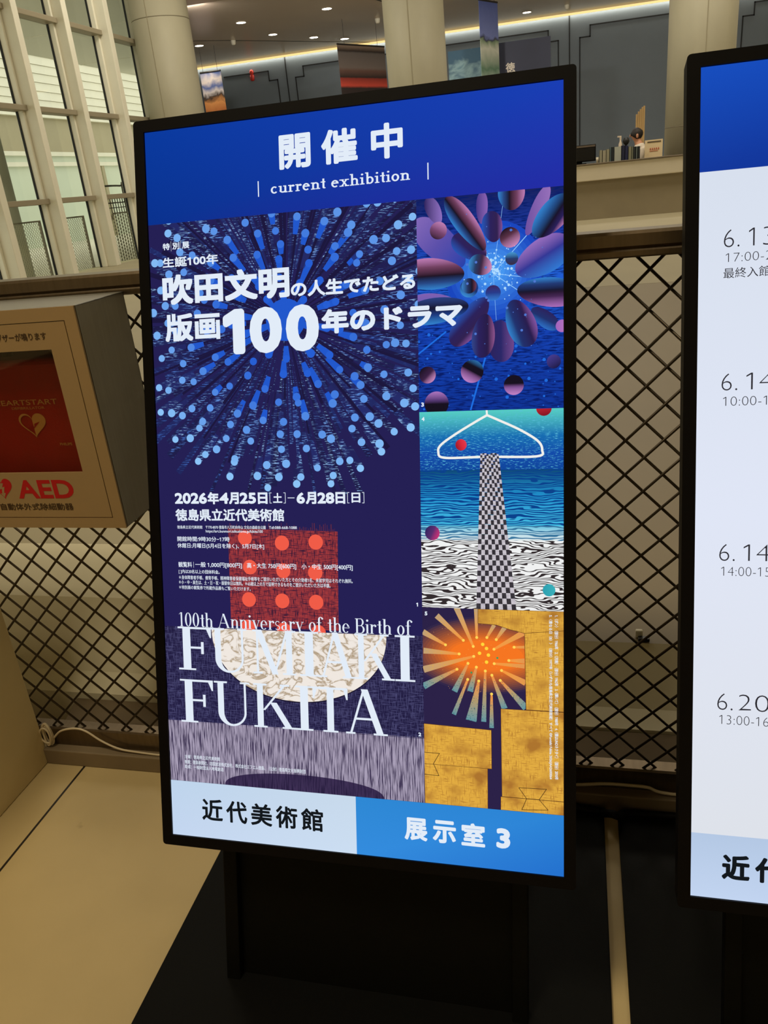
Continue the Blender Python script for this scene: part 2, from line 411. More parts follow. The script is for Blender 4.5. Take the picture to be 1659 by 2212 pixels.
    def words(s, body, x0, y0, x1, y1, col, layer, bold=0.0, n=8, thin=0.0):
        for p in text_polys(body, x0, y0, x1, y1, bold, n, thin): s.add(p, col, layer)
    def polys(s, P, col, layer):
        for p in P: s.add(p, col, layer)
    def build(s, name, parent, T, gain=1.0):
        """T maps (x_mm, y_mm, height above panel in m) to the parent's space."""
        V = []; F = []; C = []; C2 = []; UV = []; MI = []
        for poly, cols, layer, pm, c2 in s.P:
            area = sum(poly[i - 1][0] * poly[i][1] - poly[i][0] * poly[i - 1][1] for i in range(len(poly)))
            if area < 0: poly = poly[::-1]; cols = cols[::-1]
            b = len(V)
            for p in poly: V.append(tuple(T((p[0], p[1], layer * 0.00006))))
            F.append(tuple(range(b, b + len(poly)))); MI.append(pm)
            for p, c in zip(poly, cols):
                C += [c[0] * gain, c[1] * gain, c[2] * gain, 1]; C2 += [c2[0] * gain, c2[1] * gain, c2[2] * gain, 1]; UV += [p[0] / 1000, p[1] / 1000]
        me = bpy.data.meshes.new(name); me.from_pydata(V, [], F)
        for m in PM: me.materials.append(m)
        me.polygons.foreach_set('material_index', MI)
        a = me.color_attributes.new('Col', 'FLOAT_COLOR', 'CORNER'); a.data.foreach_set('color', C)
        a = me.color_attributes.new('Col2', 'FLOAT_COLOR', 'CORNER'); a.data.foreach_set('color', C2)
        u = me.uv_layers.new(name='UVMap'); u.data.foreach_set('uv', UV)
        me.update()
        o = bpy.data.objects.new(name, me); COL.objects.link(o); o.parent = parent
        return o
# ------------------------------------------------------------------ materials of the place
m_stone = mat('beige_stone', lin((196, 176, 134)), .45, 0, .10, 1.7, .15, 40)
m_wallst = mat('honed_limestone', lin((205, 186, 140)), .5, 0, .07, 3, .1, 40)
m_plaster = mat('warm_plaster', lin((206, 198, 172)), .7, 0, .05, 2)
m_conc = mat('smooth_concrete', lin((168, 162, 140)), .6, 0, .10, 1.6, .1, 30, (1, 1, .5))
m_lobby = mat('lobby_stone', lin((168, 158, 130)), .5, 0, .06, 1.2)
m_pl = mat('lightened_stone', lin((232, 226, 202)), .5, 0, .05, 2.2)  # made paler than the lobby stone to make up for missing light
m_ramp = mat('brown_stone_ramp', lin((136, 122, 96)), .5, 0, .06, 1.2)
m_grey = mat('grey_wall_panel', lin((108, 119, 128)), .55, 0, .04, 1.5)
m_groove = mat('dark_joint', lin((22, 24, 26)), .7)
m_ceil = mat('brown_metal_ceiling', lin((190, 172, 152)), .3, .1, .04, 1)
m_ceil2 = mat('pale_ceiling', lin((190, 182, 160)), .7, 0, .03, 1)
m_black = mat('black_satin_metal', lin((13, 12, 13)), .38, 0, .10, 6, .05, 300, spec=.4)
m_plate = mat('black_powder_coat', lin((5, 5, 4)), .55, 0, .10, 20, .1, 500, spec=.12)
m_bez = mat('black_plastic', lin((10, 8, 9)), .5, 0, .05, 6, spec=.1)
m_rail = mat('brown_steel', lin((112, 98, 80)), .34, .85, .10, 9, .05, 80, (12, 1, 1))
m_wire = mat('dark_bronze_wire', lin((84, 74, 60)), .42, .75, .10, 14)
m_mull = mat('cream_paint', lin((232, 228, 210)), .5, 0, .03, 4)
m_white = mat('white_enamel', lin((164, 138, 100)), .42, 0, .03, 3)
m_sidegrey = mat('brushed_steel', lin((150, 148, 140)), .36, .25, .05, 12, .05, 60, (1, 14, 1))
m_cable = mat('white_cable', lin((206, 190, 160)), .5)
m_counterw = mat('counter_white', lin((208, 198, 176)), .45, 0, .03, 2)
m_counterb = mat('counter_brown', lin((142, 130, 106)), .6, 0, .06, 3)
m_glass = glass('window_glass', (.93, .95, .90), .5)

# ------------------------------------------------------------------ setting: floors
def slab_mat():
    m = mat('stone_floor_slabs', lin((192, 170, 122)), .5, 0, .14, 1.6, .12, 50)
    nt = m.node_tree; b = nt.nodes['Principled BSDF']; tc = nt.nodes.new('ShaderNodeTexCoord')
    sx = nt.nodes.new('ShaderNodeSeparateXYZ'); nt.links.new(tc.outputs['Object'], sx.inputs[0])
    a = nt.nodes.new('ShaderNodeMath'); a.operation = 'PINGPONG'; a.inputs[1].default_value = 0.6
    ad = nt.nodes.new('ShaderNodeMath'); ad.operation = 'ADD'; ad.inputs[1].default_value = 1.277
    nt.links.new(sx.outputs[0], ad.inputs[0]); nt.links.new(ad.outputs[0], a.inputs[0])
    l = nt.nodes.new('ShaderNodeMath'); l.operation = 'LESS_THAN'; l.inputs[1].default_value = 0.0032
    nt.links.new(a.outputs[0], l.inputs[0])
    mx = nt.nodes.new('ShaderNodeMix'); mx.data_type = 'RGBA'; mx.inputs[7].default_value = (*lin((30, 24, 14)), 1)
    old = b.inputs['Base Color'].links[0].from_socket
    # small dark scuffs
    n = nt.nodes.new('ShaderNodeTexNoise'); n.inputs['Scale'].default_value = 9; n.inputs['Detail'].default_value = 3
    nt.links.new(tc.outputs['Object'], n.inputs['Vector'])
    mr = nt.nodes.new('ShaderNodeMapRange'); mr.inputs['From Min'].default_value = .70; mr.inputs['From Max'].default_value = .78; mr.inputs['To Max'].default_value = .55
    nt.links.new(n.outputs['Fac'], mr.inputs[0])
    sc = nt.nodes.new('ShaderNodeMix'); sc.data_type = 'RGBA'; sc.inputs[7].default_value = (*lin((90, 74, 44)), 1)
    nt.links.new(mr.outputs[0], sc.inputs[0]); nt.links.new(old, sc.inputs[6])
    nt.links.new(l.outputs[0], mx.inputs[0]); nt.links.new(sc.outputs[2], mx.inputs[6]); nt.links.new(mx.outputs[2], b.inputs['Base Color'])
    return m
b = MB(); b.box(-7.3, 6, -4, 1.66, -.15, 0); struct(b.build('floor', slab_mat()))
b = MB(); b.prism([(1.437, 0), (1.437, .047), (1.502, .047), (1.615, .085), (1.615, 0)], 'x', -1.39, 6); struct(b.build('trim_1', mat('kerb_stone', lin((120, 104, 80)), .6, 0, .12, 5, .1, 40), bevel=.003))
b = MB()                                              # raised lobby floor behind the fence, its edge sloped to catch overhead light
b.prism([(1.60, -.1), (1.62, .10), (1.68, .132), (1.78, .32), (1.95, .411), (1.95, -.1)], 'x', -7.3, -.6, 1)
b.prism([(1.95, -.1), (1.95, .411), (3.2, .52), (6.0, .52), (6.0, -.1)], 'x', -7.3, -.6)
b.prism([(-7.3, 6.0), (6, 6.0), (6, 24), (-11.5, 24), (-7.3, 14.7)], 'z', -.15, .52)
struct(b.build('floor_lobby', [m_lobby, m_pl]))
b = MB(); b.prism([(1.82, -.1), (1.82, .207), (6.0, .519), (6.0, -.1)], 'x', -.6, 6); b.prism([(1.60, -.1), (1.62, .09), (1.68, .106), (1.82, .207), (1.82, -.1)], 'x', -.6, 6, 1); struct(b.build('floor_ramp', [m_ramp, m_pl]))  # near edge sloped and paled too, to catch overhead light
# ------------------------------------------------------------------ walls and ceilings
b = MB(); b.box(-1.75, -1.39, -.6, 1.45, 0, 1.02); struct(b.build('wall_left', m_wallst, bevel=.004))
b = MB(); b.box(-7.3, 6, -4.2, -4, 0, 6.2); struct(b.build('wall_rear', m_plaster))
b = MB(); b.box(6, 6.2, -4.2, 24, 0, 6.2); struct(b.build('wall_right', m_plaster))
b = MB(); b.box(-7.5, -7.3, -4.2, 7.0, 0, 6.2); struct(b.build('wall_side', m_plaster))
b = MB(); b.box(-7.5, -7.3, 1.7, 14.9, -.1, .52); struct(b.build('wall_sill', m_plaster))
b = MB(); b.prism([(-7.3, 14.6), (-7.3, 14.9), (-11.6, 24.2), (-11.75, 24.2), (-7.5, 14.6)], 'z', .3, 6.2); struct(b.build('wall_lobby_left', m_grey))
wb = struct((lambda b: (b.box(-11.6, 6, 24, 24.2, .3, 6.2), b.build('wall_back', m_grey))[1])(MB()))
b = MB(); b.box(-7.5, 6.2, -4.2, 14.9, 6.2, 6.4); struct(b.build('ceiling', m_ceil2))
b = MB(); b.prism([(-7.3, 14.9), (6.2, 14.9), (6.2, 24), (-11.5, 24)], 'z', 4.81, 4.95); struct(b.build('ceiling_lobby', m_ceil))
b = MB(); b.box(-7.3, 6.2, 14.75, 14.9, 4.81, 6.3); struct(b.build('wall_fascia', m_plaster))
# joints of the lobby ceiling
for x0, y0, x1, y1 in ((-9.4, 19.6, -8.2, 20.6), (-8.2, 20.6, -5.4, 23.9), (-5.0, 15, -3.7, 20)):
    d = Vector((x1 - x0, y1 - y0, 0)).normalized(); n = Vector((-d.y, d.x, 0)) * .02
    b = MB(); b.poly([(x0 - n.x, y0 - n.y, 4.806), (x0 + n.x, y0 + n.y, 4.806), (x1 + n.x, y1 + n.y, 4.806), (x1 - n.x, y1 - n.y, 4.806)])
    struct(b.build('joint', m_groove, bpy.data.objects['ceiling_lobby']))
# stepped panel joints on the back wall
for k, P in enumerate([[(-9.75, 4.485), (-8.413, 4.485), (-8.413, 4.245), (-8.165, 4.245), (-8.165, .55)], [(-7.885, 4.77), (-7.885, .55)],
          [(-3.9, 4.49), (-7.385, 4.49), (-7.385, 4.24), (-7.632, 4.24), (-7.632, .55)],
          [(-3.9, 4.5), (-.71, 4.5), (-.71, 4.245), (-.46, 4.245), (-.46, .55)], [(-.178, 4.78), (-.178, .55)],
          [(3.7, 4.495), (.335, 4.495), (.335, 4.245), (.081, 4.245), (.081, .55)],
          [(5.9, 4.485), (4.21, 4.485), (4.21, 4.217), (3.96, 4.217), (3.96, .55)]]):
    b = MB()
    for (xa, za), (xb, zb) in zip(P, P[1:]):
        b.box(min(xa, xb) - .014, max(xa, xb) + .014, 23.985, 24.02, min(za, zb) - .014, max(za, zb) + .014)
    struct(b.build('joint', m_groove, wb))
# light strip along the head of the back wall
b = MB(); b.box(-11.3, 5.9, 23.86, 23.90, 4.755, 4.80)
tag(b.build('light_strip', emit('warm_strip', (1.0, .72, .28), 1.15)), 'long warm yellow light strip glowing along the top of the grey back wall', 'light')

for x_ in (-7.2, -3.0, .6, 4.0): lamp('lobby_fill', (x_, 16.6, 4.79), .5, 120, (1, .95, .88), (math.radians(25), 0, 0))  # unseen fill lights added so the banners are lit from the front
lamp('strip_glow', (-2.7, 23.945, 4.785), 17, 55, (1, .92, .76), (0, 0, 0), .05)

# ------------------------------------------------------------------ window wall on the left (one bay = one window)
ys = [5.82 + 1.192 * k for k in range(8)]
rows = [1.534, 2.71, 3.886, 5.06]
for k in range(7):
    y0, y1 = ys[k], ys[k + 1]
    w = bpy.data.objects.new('window_%d' % (k + 1), None); COL.objects.link(w); w.location = (-7.3, y0, .52); struct(w); T = local(w)
    b = MB(); b.box(-7.36, -7.06, y0, y0 + .13, .52, 6.2); b.box(-7.34, -7.22, y0 - .05, y0, .52, 6.2); b.box(-7.34, -7.22, y0 + .13, y0 + .19, .52, 6.2)
    struct(b.build('mullion', m_mull, w, T=T, bevel=.008))
    for z in rows:
        b = MB(); b.box(-7.36, -7.17, y0 + .13, y1 - .0, z - .035, z + .035); struct(b.build('transom', mat('transom_paint', lin((150, 140, 118)), .5), w, T=T, bevel=.006))
    b = MB(); b.box(-7.325, -7.30, y0 + .19, y0 + .205, .52, 6.2); struct(b.build('gasket', m_groove, w, T=T))
    b = MB(); b.box(-7.325, -7.295, y1 - .062, y1 - .05, .52, 6.2); struct(b.build('gasket', m_groove, w, T=T))
    b = MB(); b.box(-7.318, -7.31, y0 + .13, y1, .52, 6.2); struct(b.build('pane', m_glass, w, T=T))
b = MB(); b.box(-7.36, -7.06, ys[7], ys[7] + .4, .52, 6.2); struct(b.build('trim_3', m_mull, bevel=.008))

# ------------------------------------------------------------------ outside the windows
m_siding = mat('cream_siding', lin((232, 229, 212)), .6, 0, .03, 1)
m_band = mat('tan_facade_band', lin((168, 158, 128)), .6, 0, .05, 1)
m_pale = mat('pale_green_glass_wall', lin((206, 216, 196)), .4, 0, .04, .6)
bl = empty('building', (-19, 20, .3), 'pale building seen through the windows, lap siding above and greenish glass wall below', 'building'); T = local(bl)
b = MB()
for i in range(16):
    z = 4.66 + i * .29; b.prism([(-19.3, z), (-18.97, z), (-19.01, z + .28), (-19.3, z + .28)], 'y', 6, 48)
b.build('siding', m_siding, bl, T=T)
b = MB(); b.box(-19.4, -19.14, 6, 48, 3.5, 4.68); b.build('window_band', m_band, bl, T=T)
for z in (3.15, 3.50): 
    b = MB(); b.box(-19.2, -18.9, 6, 48, z - .14, z); b.build('ledge', m_siding, bl, T=T)
b = MB(); b.box(-19.3, -19.02, 6, 48, .3, 3.4); b.build('glass_wall', m_pale, bl, T=T)
for y in range(8, 48, 4):
    b = MB(); b.box(-19.02, -18.92, y, y + .2, .3, 3.05); b.build('post', m_band, bl, T=T)
b = MB(); b.box(-13, -7.5, 4, 44, 5.0, 5.3)
for i in range(8): b.box(-13, -7.5, 6 + i * 4, 6.06 + i * 4, 4.985, 5.01)
b.box(-10.4, -10.34, 4, 44, 4.985, 5.01)
b.build('soffit', mat('soffit_grey', lin((236, 232, 218)), .7), bl, T=T)
b = MB(); b.box(-40, -7.5, -4, 60, .1, .3); struct(b.build('floor_terrace', mat('terrace_paving', lin((226, 222, 206)), .7, 0, .05, 1)))

# ------------------------------------------------------------------ columns
for x, lab, ln in ((-6.745, 'round concrete column beside the tall windows, leftmost of the three', 0), (-2.478, 'round concrete column rising behind the top edge of the exhibition display', 0), (1.80, 'round concrete column standing behind the information counter, left of the second display', 1)):
    c = empty('concrete_column', (x, 14.2, .52), lab, 'column')
    b = MB(); b.lathe([(.475, 0), (.475, 4.29)], n=48); b.build('shaft', m_conc, c, smooth=True)
    for z in (1.16 if ln else .9, 3.62):
        b = MB(); b.lathe([(.476, z), (.476, z + .012)], n=48); b.build('ring_joint', mat('column_joint', lin((120, 112, 92)), .7), c, smooth=True)
    b = MB(); b.box(-.006, .006, -.4775, -.470, 0, 4.29); b.build('seam', mat('column_seam', lin((150, 142, 118)), .7), c)

c = empty('terrace_column', (-9.4, 12.4, .3), 'grey round column standing outside the windows at the left picture edge', 'column')
b = MB(); b.lathe([(.33, 0), (.33, .06), (.31, .08), (.31, 4.7)], n=36); b.build('shaft', mat('grey_column', lin((150, 148, 134)), .6, 0, .06, 2), c, smooth=True)

# ------------------------------------------------------------------ ceiling downlights
m_bulb = emit('lamp_lens', (1, .93, .78), 14); m_trim = mat('downlight_trim', lin((170, 160, 140)), .4)
k = 3.45 / 2.6
for i, (x, y, lab) in enumerate([(-6.74, 15.62, 'round downlight close to the left concrete column, nearest the light strip of its row'), (-5.34, 14.22, 'round downlight in the brown ceiling, between the left column and the brightest spotlights, higher one'),
        (-5.30, 15.63, 'round downlight in the brown ceiling, directly left of the two star-bright spotlights'), (-4.80, 16.51, 'star-bright spotlight in the brown ceiling, left of the pair'), (-4.37, 17.15, 'star-bright spotlight in the brown ceiling above the brown and red banner, right of the pair'),
        (-3.86, 14.20, 'round downlight at the top of the picture left of the middle column'), (-.89, 17.22, 'round downlight in the ceiling right of the tall bridge banner')]):
    sp = i in (3, 4)
    d = empty('ceiling_downlight', (x * k, y * k, 4.81), lab, 'light', 'downlights in the lobby ceiling'); T = None
    b = MB(); b.lathe([(.105, -.012), (.12, -.012), (.12, 0), (.105, 0)], n=24, caps=False); b.build('trim_ring', m_trim, d, smooth=True)
    b = MB(); b.lathe([(.0, -.011), (.10, -.011), (.10, -.004), (.0, -.004)], n=24); b.build('lens', m_bulb if not sp else emit('spot_lens', (1, .95, .85), 40), d)
    l = bpy.data.lights.new('downlight_beam', 'SPOT'); l.energy = 55; l.color = (1, .88, .68); l.spot_size = 1.9; l.spot_blend = .8; l.shadow_soft_size = .1
    lo = bpy.data.objects.new('downlight_beam', l); COL.objects.link(lo); lo.location = (0, 0, -.03); lo.parent = d
for x, y, lab in ((-6.07, 15.63, 'small beige ceiling sensor left of the downlights near the light strip'), (-.17, 17.08, 'small beige ceiling sensor above the light strip, right of the bridge banner'), (-3.37, 15.66, 'small beige ceiling sensor just left of the middle column')):
    b = MB(); b.lathe([(.03, -.10), (.05, -.08), (.06, -.02), (.06, 0)], n=16)
    o = b.build('ceiling_sensor', m_mull, smooth=True); o.location = (x * k, y * k, 4.81); tag(o, lab, 'sensor', 'ceiling sensors')

# ------------------------------------------------------------------ banners and panels in the lobby
def print_mat(name, stops, z0, z1, amp, scale, stretch=(1, 1, 1)):
    m = bpy.data.materials.new(name); m.use_nodes = True; nt = m.node_tree; bs = nt.nodes['Principled BSDF']; bs.inputs['Roughness'].default_value = .6
    tc = nt.nodes.new('ShaderNodeTexCoord'); sx = nt.nodes.new('ShaderNodeSeparateXYZ'); nt.links.new(tc.outputs['Object'], sx.inputs[0])
    mp = nt.nodes.new('ShaderNodeMapping'); mp.inputs['Scale'].default_value = stretch; nt.links.new(tc.outputs['Object'], mp.inputs[0])
    n = nt.nodes.new('ShaderNodeTexNoise'); n.inputs['Scale'].default_value = scale; n.inputs['Detail'].default_value = 6; n.inputs['Distortion'].default_value = .6
    nt.links.new(mp.outputs[0], n.inputs['Vector'])
    mr = nt.nodes.new('ShaderNodeMapRange'); mr.inputs['From Min'].default_value = z0; mr.inputs['From Max'].default_value = z1; mr.clamp = False
    nt.links.new(sx.outputs[2], mr.inputs[0])
    f = _op(nt, 'ADD', mr.outputs[0], _op(nt, 'MULTIPLY', _op(nt, 'SUBTRACT', n.outputs['Fac'], .5), amp))
    rp = nt.nodes.new('ShaderNodeValToRGB'); el = rp.color_ramp.elements
    while len(el) < len(stops): el.new(.5)
    for e, (p, c) in zip(el, stops): e.position = p; e.color = (*lin(c), 1)
    nt.links.new(f, rp.inputs[0]); nt.links.new(rp.outputs[0], bs.inputs['Base Color']); return m
m_rod = mat('banner_rod', lin((40, 36, 34)), .5)
def banner(x0, x1, y0, y1, z0, z1, m, lab, hang=True):
    o = empty('photo_banner', ((x0 + x1) / 2, (y0 + y1) / 2, z0), lab, 'banner'); T = local(o)
    d = Vector((x1 - x0, y1 - y0, 0)).normalized(); n = Vector((-d.y, d.x, 0)) * .006
    b = MB()
    q = [(x0 - n.x, y0 - n.y), (x1 - n.x, y1 - n.y), (x1 + n.x, y1 + n.y), (x0 + n.x, y0 + n.y)]
    b.prism(q, 'z', z0, z1); b.build('cloth', m, o, T=T)
    if hang:
        b = MB(); b.tube([(x0, y0, z1 + .01), (x1, y1, z1 + .01)], .02); b.build('rod', m_rod, o, T=T)
        for t in (.15, .85):
            b = MB(); b.tube([(x0 + (x1 - x0) * t, y0 + (y1 - y0) * t, z1), (x0 + (x1 - x0) * t, y0 + (y1 - y0) * t, 4.81)], .004, 6); b.build('cord', m_rod, o, T=T)
    return o
banner(-9.16, -8.60, 21, 21, 2.0, 4.25, print_mat('cliff_photo', [(0, (150, 90, 50)), (.50, (206, 120, 60)), (.64, (236, 160, 90)), (.70, (60, 44, 34)), (.75, (226, 216, 214)), (.83, (84, 106, 170)), (.90, (226, 214, 210)), (1, (90, 110, 170))], .4, 2.25, .22, 3.6), 'photo banner of orange cliffs under a cloudy blue sky beside the left column')
banner(-5.29, -4.49, 20, 21.35, 2.0, 4.295, print_mat('roof_photo', [(0, (40, 34, 34)), (.56, (50, 38, 36)), (.585, (214, 78, 60)), (.66, (150, 54, 44)), (.67, (50, 38, 36)), (.74, (110, 80, 70)), (.77, (120, 108, 102)), (.92, (104, 96, 92)), (.94, (44, 34, 30)), (1, (150, 128, 110))], .3, 2.3, .012, 6), 'brown banner with a bright red horizontal stripe hanging left of the middle column')
banner(-2.86, -2.10, 20.6, 20.6, .52, 3.92, print_mat('sea_photo', [(0, (50, 86, 110)), (.4, (180, 204, 214)), (.55, (76, 124, 146)), (.75, (150, 184, 190)), (1, (64, 104, 130))], 1.6, 3.2, 1.3, 2.4, (1, 1, 1.6)), 'blue green photo panel of swirling sea water right of the middle column', False)
banner(-2.05, -1.71, 20, 20.64, 1.6, 4.73, print_mat('bridge_photo', [(0, (60, 96, 84)), (.3, (196, 206, 190)), (.42, (96, 130, 104)), (.60, (206, 208, 190)), (.665, (130, 150, 120)), (.685, (60, 62, 80)), (.72, (120, 132, 190)), (1, (84, 98, 160))], .9, 3.1, .14, 3.5), 'narrow tall banner, violet sky above green whirling water, in front of navy panel')
o = banner(-1.745, -.57, 21, 21, .52, 4.0, mat('navy_panel', lin((44, 48, 70)), .5, 0, .08, 2), 'dark navy panel with one white character near the back wall', False)
b = MB()
for k_, (dx, dz) in enumerate(((0, 0), (.006, 0), (-.006, 0), (0, .006), (0, -.006))):
    for p in text_polys('徳', -1.587, 3.371, -1.383, 3.574): b.poly([(x + dx, 20.985 - k_ * .0006, z + dz) for x, z in p])
b.build('lettering', mat('white_print', lin((225, 215, 200)), .6), o, T=local(o))
b = MB(); b.box(-1.76, -.555, 20.9, 21.1, .52, .56); b.build('foot', m_rod, o, T=local(o))
# red fixture on the back wall
o = empty('wall_alarm', (-8.89, 23.94, 4.29), 'small red alarm fixture high on the grey back wall left of the banners', 'alarm')
b = MB(); b.lathe([(.035, 0), (.055, .02), (.06, .14), (.03, .16)], n=16); b.build('body', mat('red_enamel', lin((190, 40, 30)), .4), o, smooth=True)
b = MB(); b.lathe([(.02, .15), (.055, .18), (.06, .23), (.03, .28)], n=16); b.build('lamp_head', mat('red_lens', lin((220, 60, 44)), .3), o, smooth=True)

# ------------------------------------------------------------------ information counter and what stands on it
c = empty('information_counter', (1.0, 13.3, .52), 'long white-topped information counter with a brown front at the far side of the hall', 'counter'); T = local(c)
b = MB(); b.box(-4.5, 5.2, 13.0, 13.44, 1.062, 1.283); b.build('fascia', m_counterw, c, T=T, bevel=.01)
b = MB(); b.box(-4.5, 5.2, 12.98, 13.46, 1.283, 1.30); b.build('worktop', mat('counter_top_grey', lin((120, 108, 92)), .4), c, T=T, bevel=.004)
b = MB(); b.box(-4.5, 5.2, 13.07, 13.4, .52, 1.062); b.build('front_panel', m_counterb, c, T=T)
Zc = 1.30
mo = empty('computer_monitor', (.12, 13.2, Zc), 'black computer monitor on the counter just right of the exhibition display', 'monitor'); T = local(mo)
b = MB(); b.box(-.21, .275, 13.18, 13.22, Zc + .03, Zc + .26); b.build('housing', m_bez, mo, T=T, bevel=.008)
b = MB(); b.box(-.195, .26, 13.176, 13.179, Zc + .045, Zc + .215); b.build('panel', mat('dark_screen', lin((14, 15, 20)), .2), mo, T=T)
b = MB(); b.box(-.2, .265, 13.174, 13.18, Zc + .225, Zc + .25); b.build('trim_bar', mat('grey_trim', lin((96, 84, 72)), .5), mo, T=T)
b = MB(); b.box(-.02, .08, 13.2, 13.26, Zc, Zc + .05); b.box(-.08, .14, 13.12, 13.3, Zc, Zc + .012); b.build('stand', m_bez, mo, T=T)
b = MB(); b.lathe([(.018, 0), (.025, .075), (.022, .075), (.016, .004)], n=16); o = b.build('paper_cup', m_counterw, smooth=True); o.location = (.30, 13.15, Zc); tag(o, 'small pale cup on the counter beside the black monitor', 'cup')
BK = [(.325, .365, .165, (150, 146, 126), 'pale grey file, first one right of the small cup'), (.368, .418, .158, (158, 152, 132), 'pale beige file, second one right of the small cup'), (.42, .468, .168, (146, 142, 120), 'pale grey file, third one right of the small cup'),
      (.472, .492, .195, (92, 110, 116), 'thin blue grey file next to the pale files on the counter'), (.494, .53, .19, (26, 36, 44), 'dark slim binder left of the wide white folder'), (.533, .632, .188, (170, 174, 164), 'wide whitish folder in the middle of the counter row'),
      (.636, .682, .196, (20, 26, 60), 'navy blue binder right of the wide whitish folder'), (.684, .728, .19, (26, 32, 74), 'second navy blue binder, below the white bottle'), (.731, .775, .172, (132, 130, 108), 'olive grey file right of the navy binders'), (.777, .80, .168, (120, 122, 104), 'thin olive file left of the dark binders'),
      (.802, .832, .166, (36, 42, 48), 'charcoal binder in front of the seated person'), (.835, .86, .164, (90, 98, 98), 'thin grey file between two dark binders'), (.863, .893, .165, (30, 36, 42), 'dark binder at the right end of the counter row')]
for x0, x1, h, cc, lab in BK:
    o = empty('binder', ((x0 + x1) / 2, 13.22, Zc), lab + ', standing upright', 'binder', 'binders and files on the counter'); T = local(o)
    m = mat('binder_%02x%02x%02x' % cc, lin(cc), .5)
    b = MB(); b.box(x0, x1, 13.10, 13.104, Zc, Zc + h); b.box(x0, x0 + .003, 13.10, 13.34, Zc, Zc + h); b.box(x1 - .003, x1, 13.10, 13.34, Zc, Zc + h); b.build('cover', m, o, T=T)
    b = MB(); b.box(x0 + .004, x1 - .004, 13.106, 13.33, Zc + .004, Zc + h - .01); b.build('pages', m_counterw, o, T=T)
bo = empty('spray_bottle', (.632, 13.40, Zc), 'tall white bottle standing behind the navy binders on the counter', 'bottle'); T = None
b = MB(); b.lathe([(.026, 0), (.028, .22), (.012, .26), (.012, .28)], n=16); b.build('body', mat('white_bottle', lin((214, 196, 176)), .4), bo, smooth=True)
b = MB(); b.lathe([(.014, .28), (.014, .32), (.008, .335)], n=12); b.box(-.045, .012, -.01, .01, .315, .335); b.build('nozzle', mat('white_bottle', (0, 0, 0)), bo)
b = MB(); b.lathe([(.05, 0), (.05, .005), (.012, .01), (.012, .2), (.034, .215), (.05, .25), (.034, .30), (.01, .305)], n=16); o = b.build('desk_fan', mat('black_plastic_2', lin((16, 14, 16)), .5), smooth=True); o.location = (.712, 13.40, Zc); tag(o, 'small round black desk gadget between the white bottle and the person', 'gadget')
sb = empty('notice_board', (1.1, 13.36, Zc), 'cream notice board with red lettering at the right end of the counter', 'sign'); T = local(sb)
b = MB(); b.box(.975, 1.225, 13.35, 13.37, Zc, Zc + .235); b.build('board', mat('cream_board', lin((232, 210, 170)), .5), sb, T=T)
b = MB(); b.box(1.01, 1.20, 13.345, 13.351, Zc + .20, Zc + .215); b.build('slot', mat('slot_brown', lin((90, 76, 60)), .5), sb, T=T)
b = MB()
for i in range(5):
    x = 1.045 + i * .028; b.box(x, x + .021, 13.345, 13.351, Zc + .105, Zc + .109); b.box(x + .004, x + .017, 13.345, 13.351, Zc + .118, Zc + .123); b.box(x + .008, x + .012, 13.345, 13.351, Zc + .098, Zc + .128)
b.box(1.045, 1.16, 13.345, 13.351, Zc + .082, Zc + .086); b.build('red_marks', mat('red_ink', lin((200, 60, 40)), .5), sb, T=T)
wp = empty('wooden_panel', (1.08, 16, .52), 'tall wooden plank panel with a stepped top standing behind the seated person', 'panel'); T = local(wp)
m_plank = mat('pale_timber', lin((206, 170, 116)), .55, 0, .14, 6, .1, 30, (1, 1, .15))
for i, (x0, x1, z) in enumerate([(1.005, 1.035, 2.0), (1.037, 1.066, 2.04), (1.068, 1.098, 2.075), (1.10, 1.126, 2.105), (1.128, 1.155, 2.12)]):
    b = MB(); b.box(x0, x1, 15.98, 16.02, .52, z); b.build('plank', m_plank, wp, T=T, bevel=.002)
b = MB(); b.box(1.0, 1.16, 16.02, 16.05, .8, .86); b.build('batten', m_plank, wp, T=T)
b = MB(); b.box(1.0, 1.16, 15.8, 16.2, .52, .55); b.build('foot', m_plank, wp, T=T)

# ------------------------------------------------------------------ seated person behind the counter
def skin(name, V, E_, R, m, parent, root=0, sub=2):
    me = bpy.data.meshes.new(name); me.from_pydata(V, E_, []); me.materials.append(m)
    o = bpy.data.objects.new(name, me); COL.objects.link(o); o.parent = parent
    md = o.modifiers.new('skin', 'SKIN'); md.use_smooth_shade = True
    if not me.skin_vertices: me.skin_vertices.new()
    for i, r in enumerate(R):
        sv = me.skin_vertices[0].data[i]; rr = r if isinstance(r, tuple) else (r, r); sv.radius = rr; sv.use_root = (i == root)
    s = o.modifiers.new('subdivision', 'SUBSURF'); s.levels = sub; s.render_levels = sub
    return o
pr = empty('person', (.93, 13.72, .52), 'person with short dark hair in a pale shirt seated behind the counter facing left', 'person'); T = local(pr)
m_skin = mat('skin', lin((196, 140, 108)), .5); m_shirt = mat('pale_shirt', lin((214, 202, 186)), .7, 0, .05, 20); m_trou = mat('dark_trousers', lin((40, 42, 50)), .8); m_hair = mat('dark_hair', lin((30, 22, 20)), .6, 0, .2, 60)
def finger(px, py, pz, dx, dz, V, E_, R, base):
    i = len(V); V += [(px, py, pz), (px - .028 * dx, py, pz + .004), (px - .050 * dx, py, pz - .010 * dz), (px - .064 * dx, py, pz - .026 * dz)]; R += [.010, .009, .008, .006]
    E_ += [(base, i), (i, i + 1), (i + 1, i + 2), (i + 2, i + 3)]
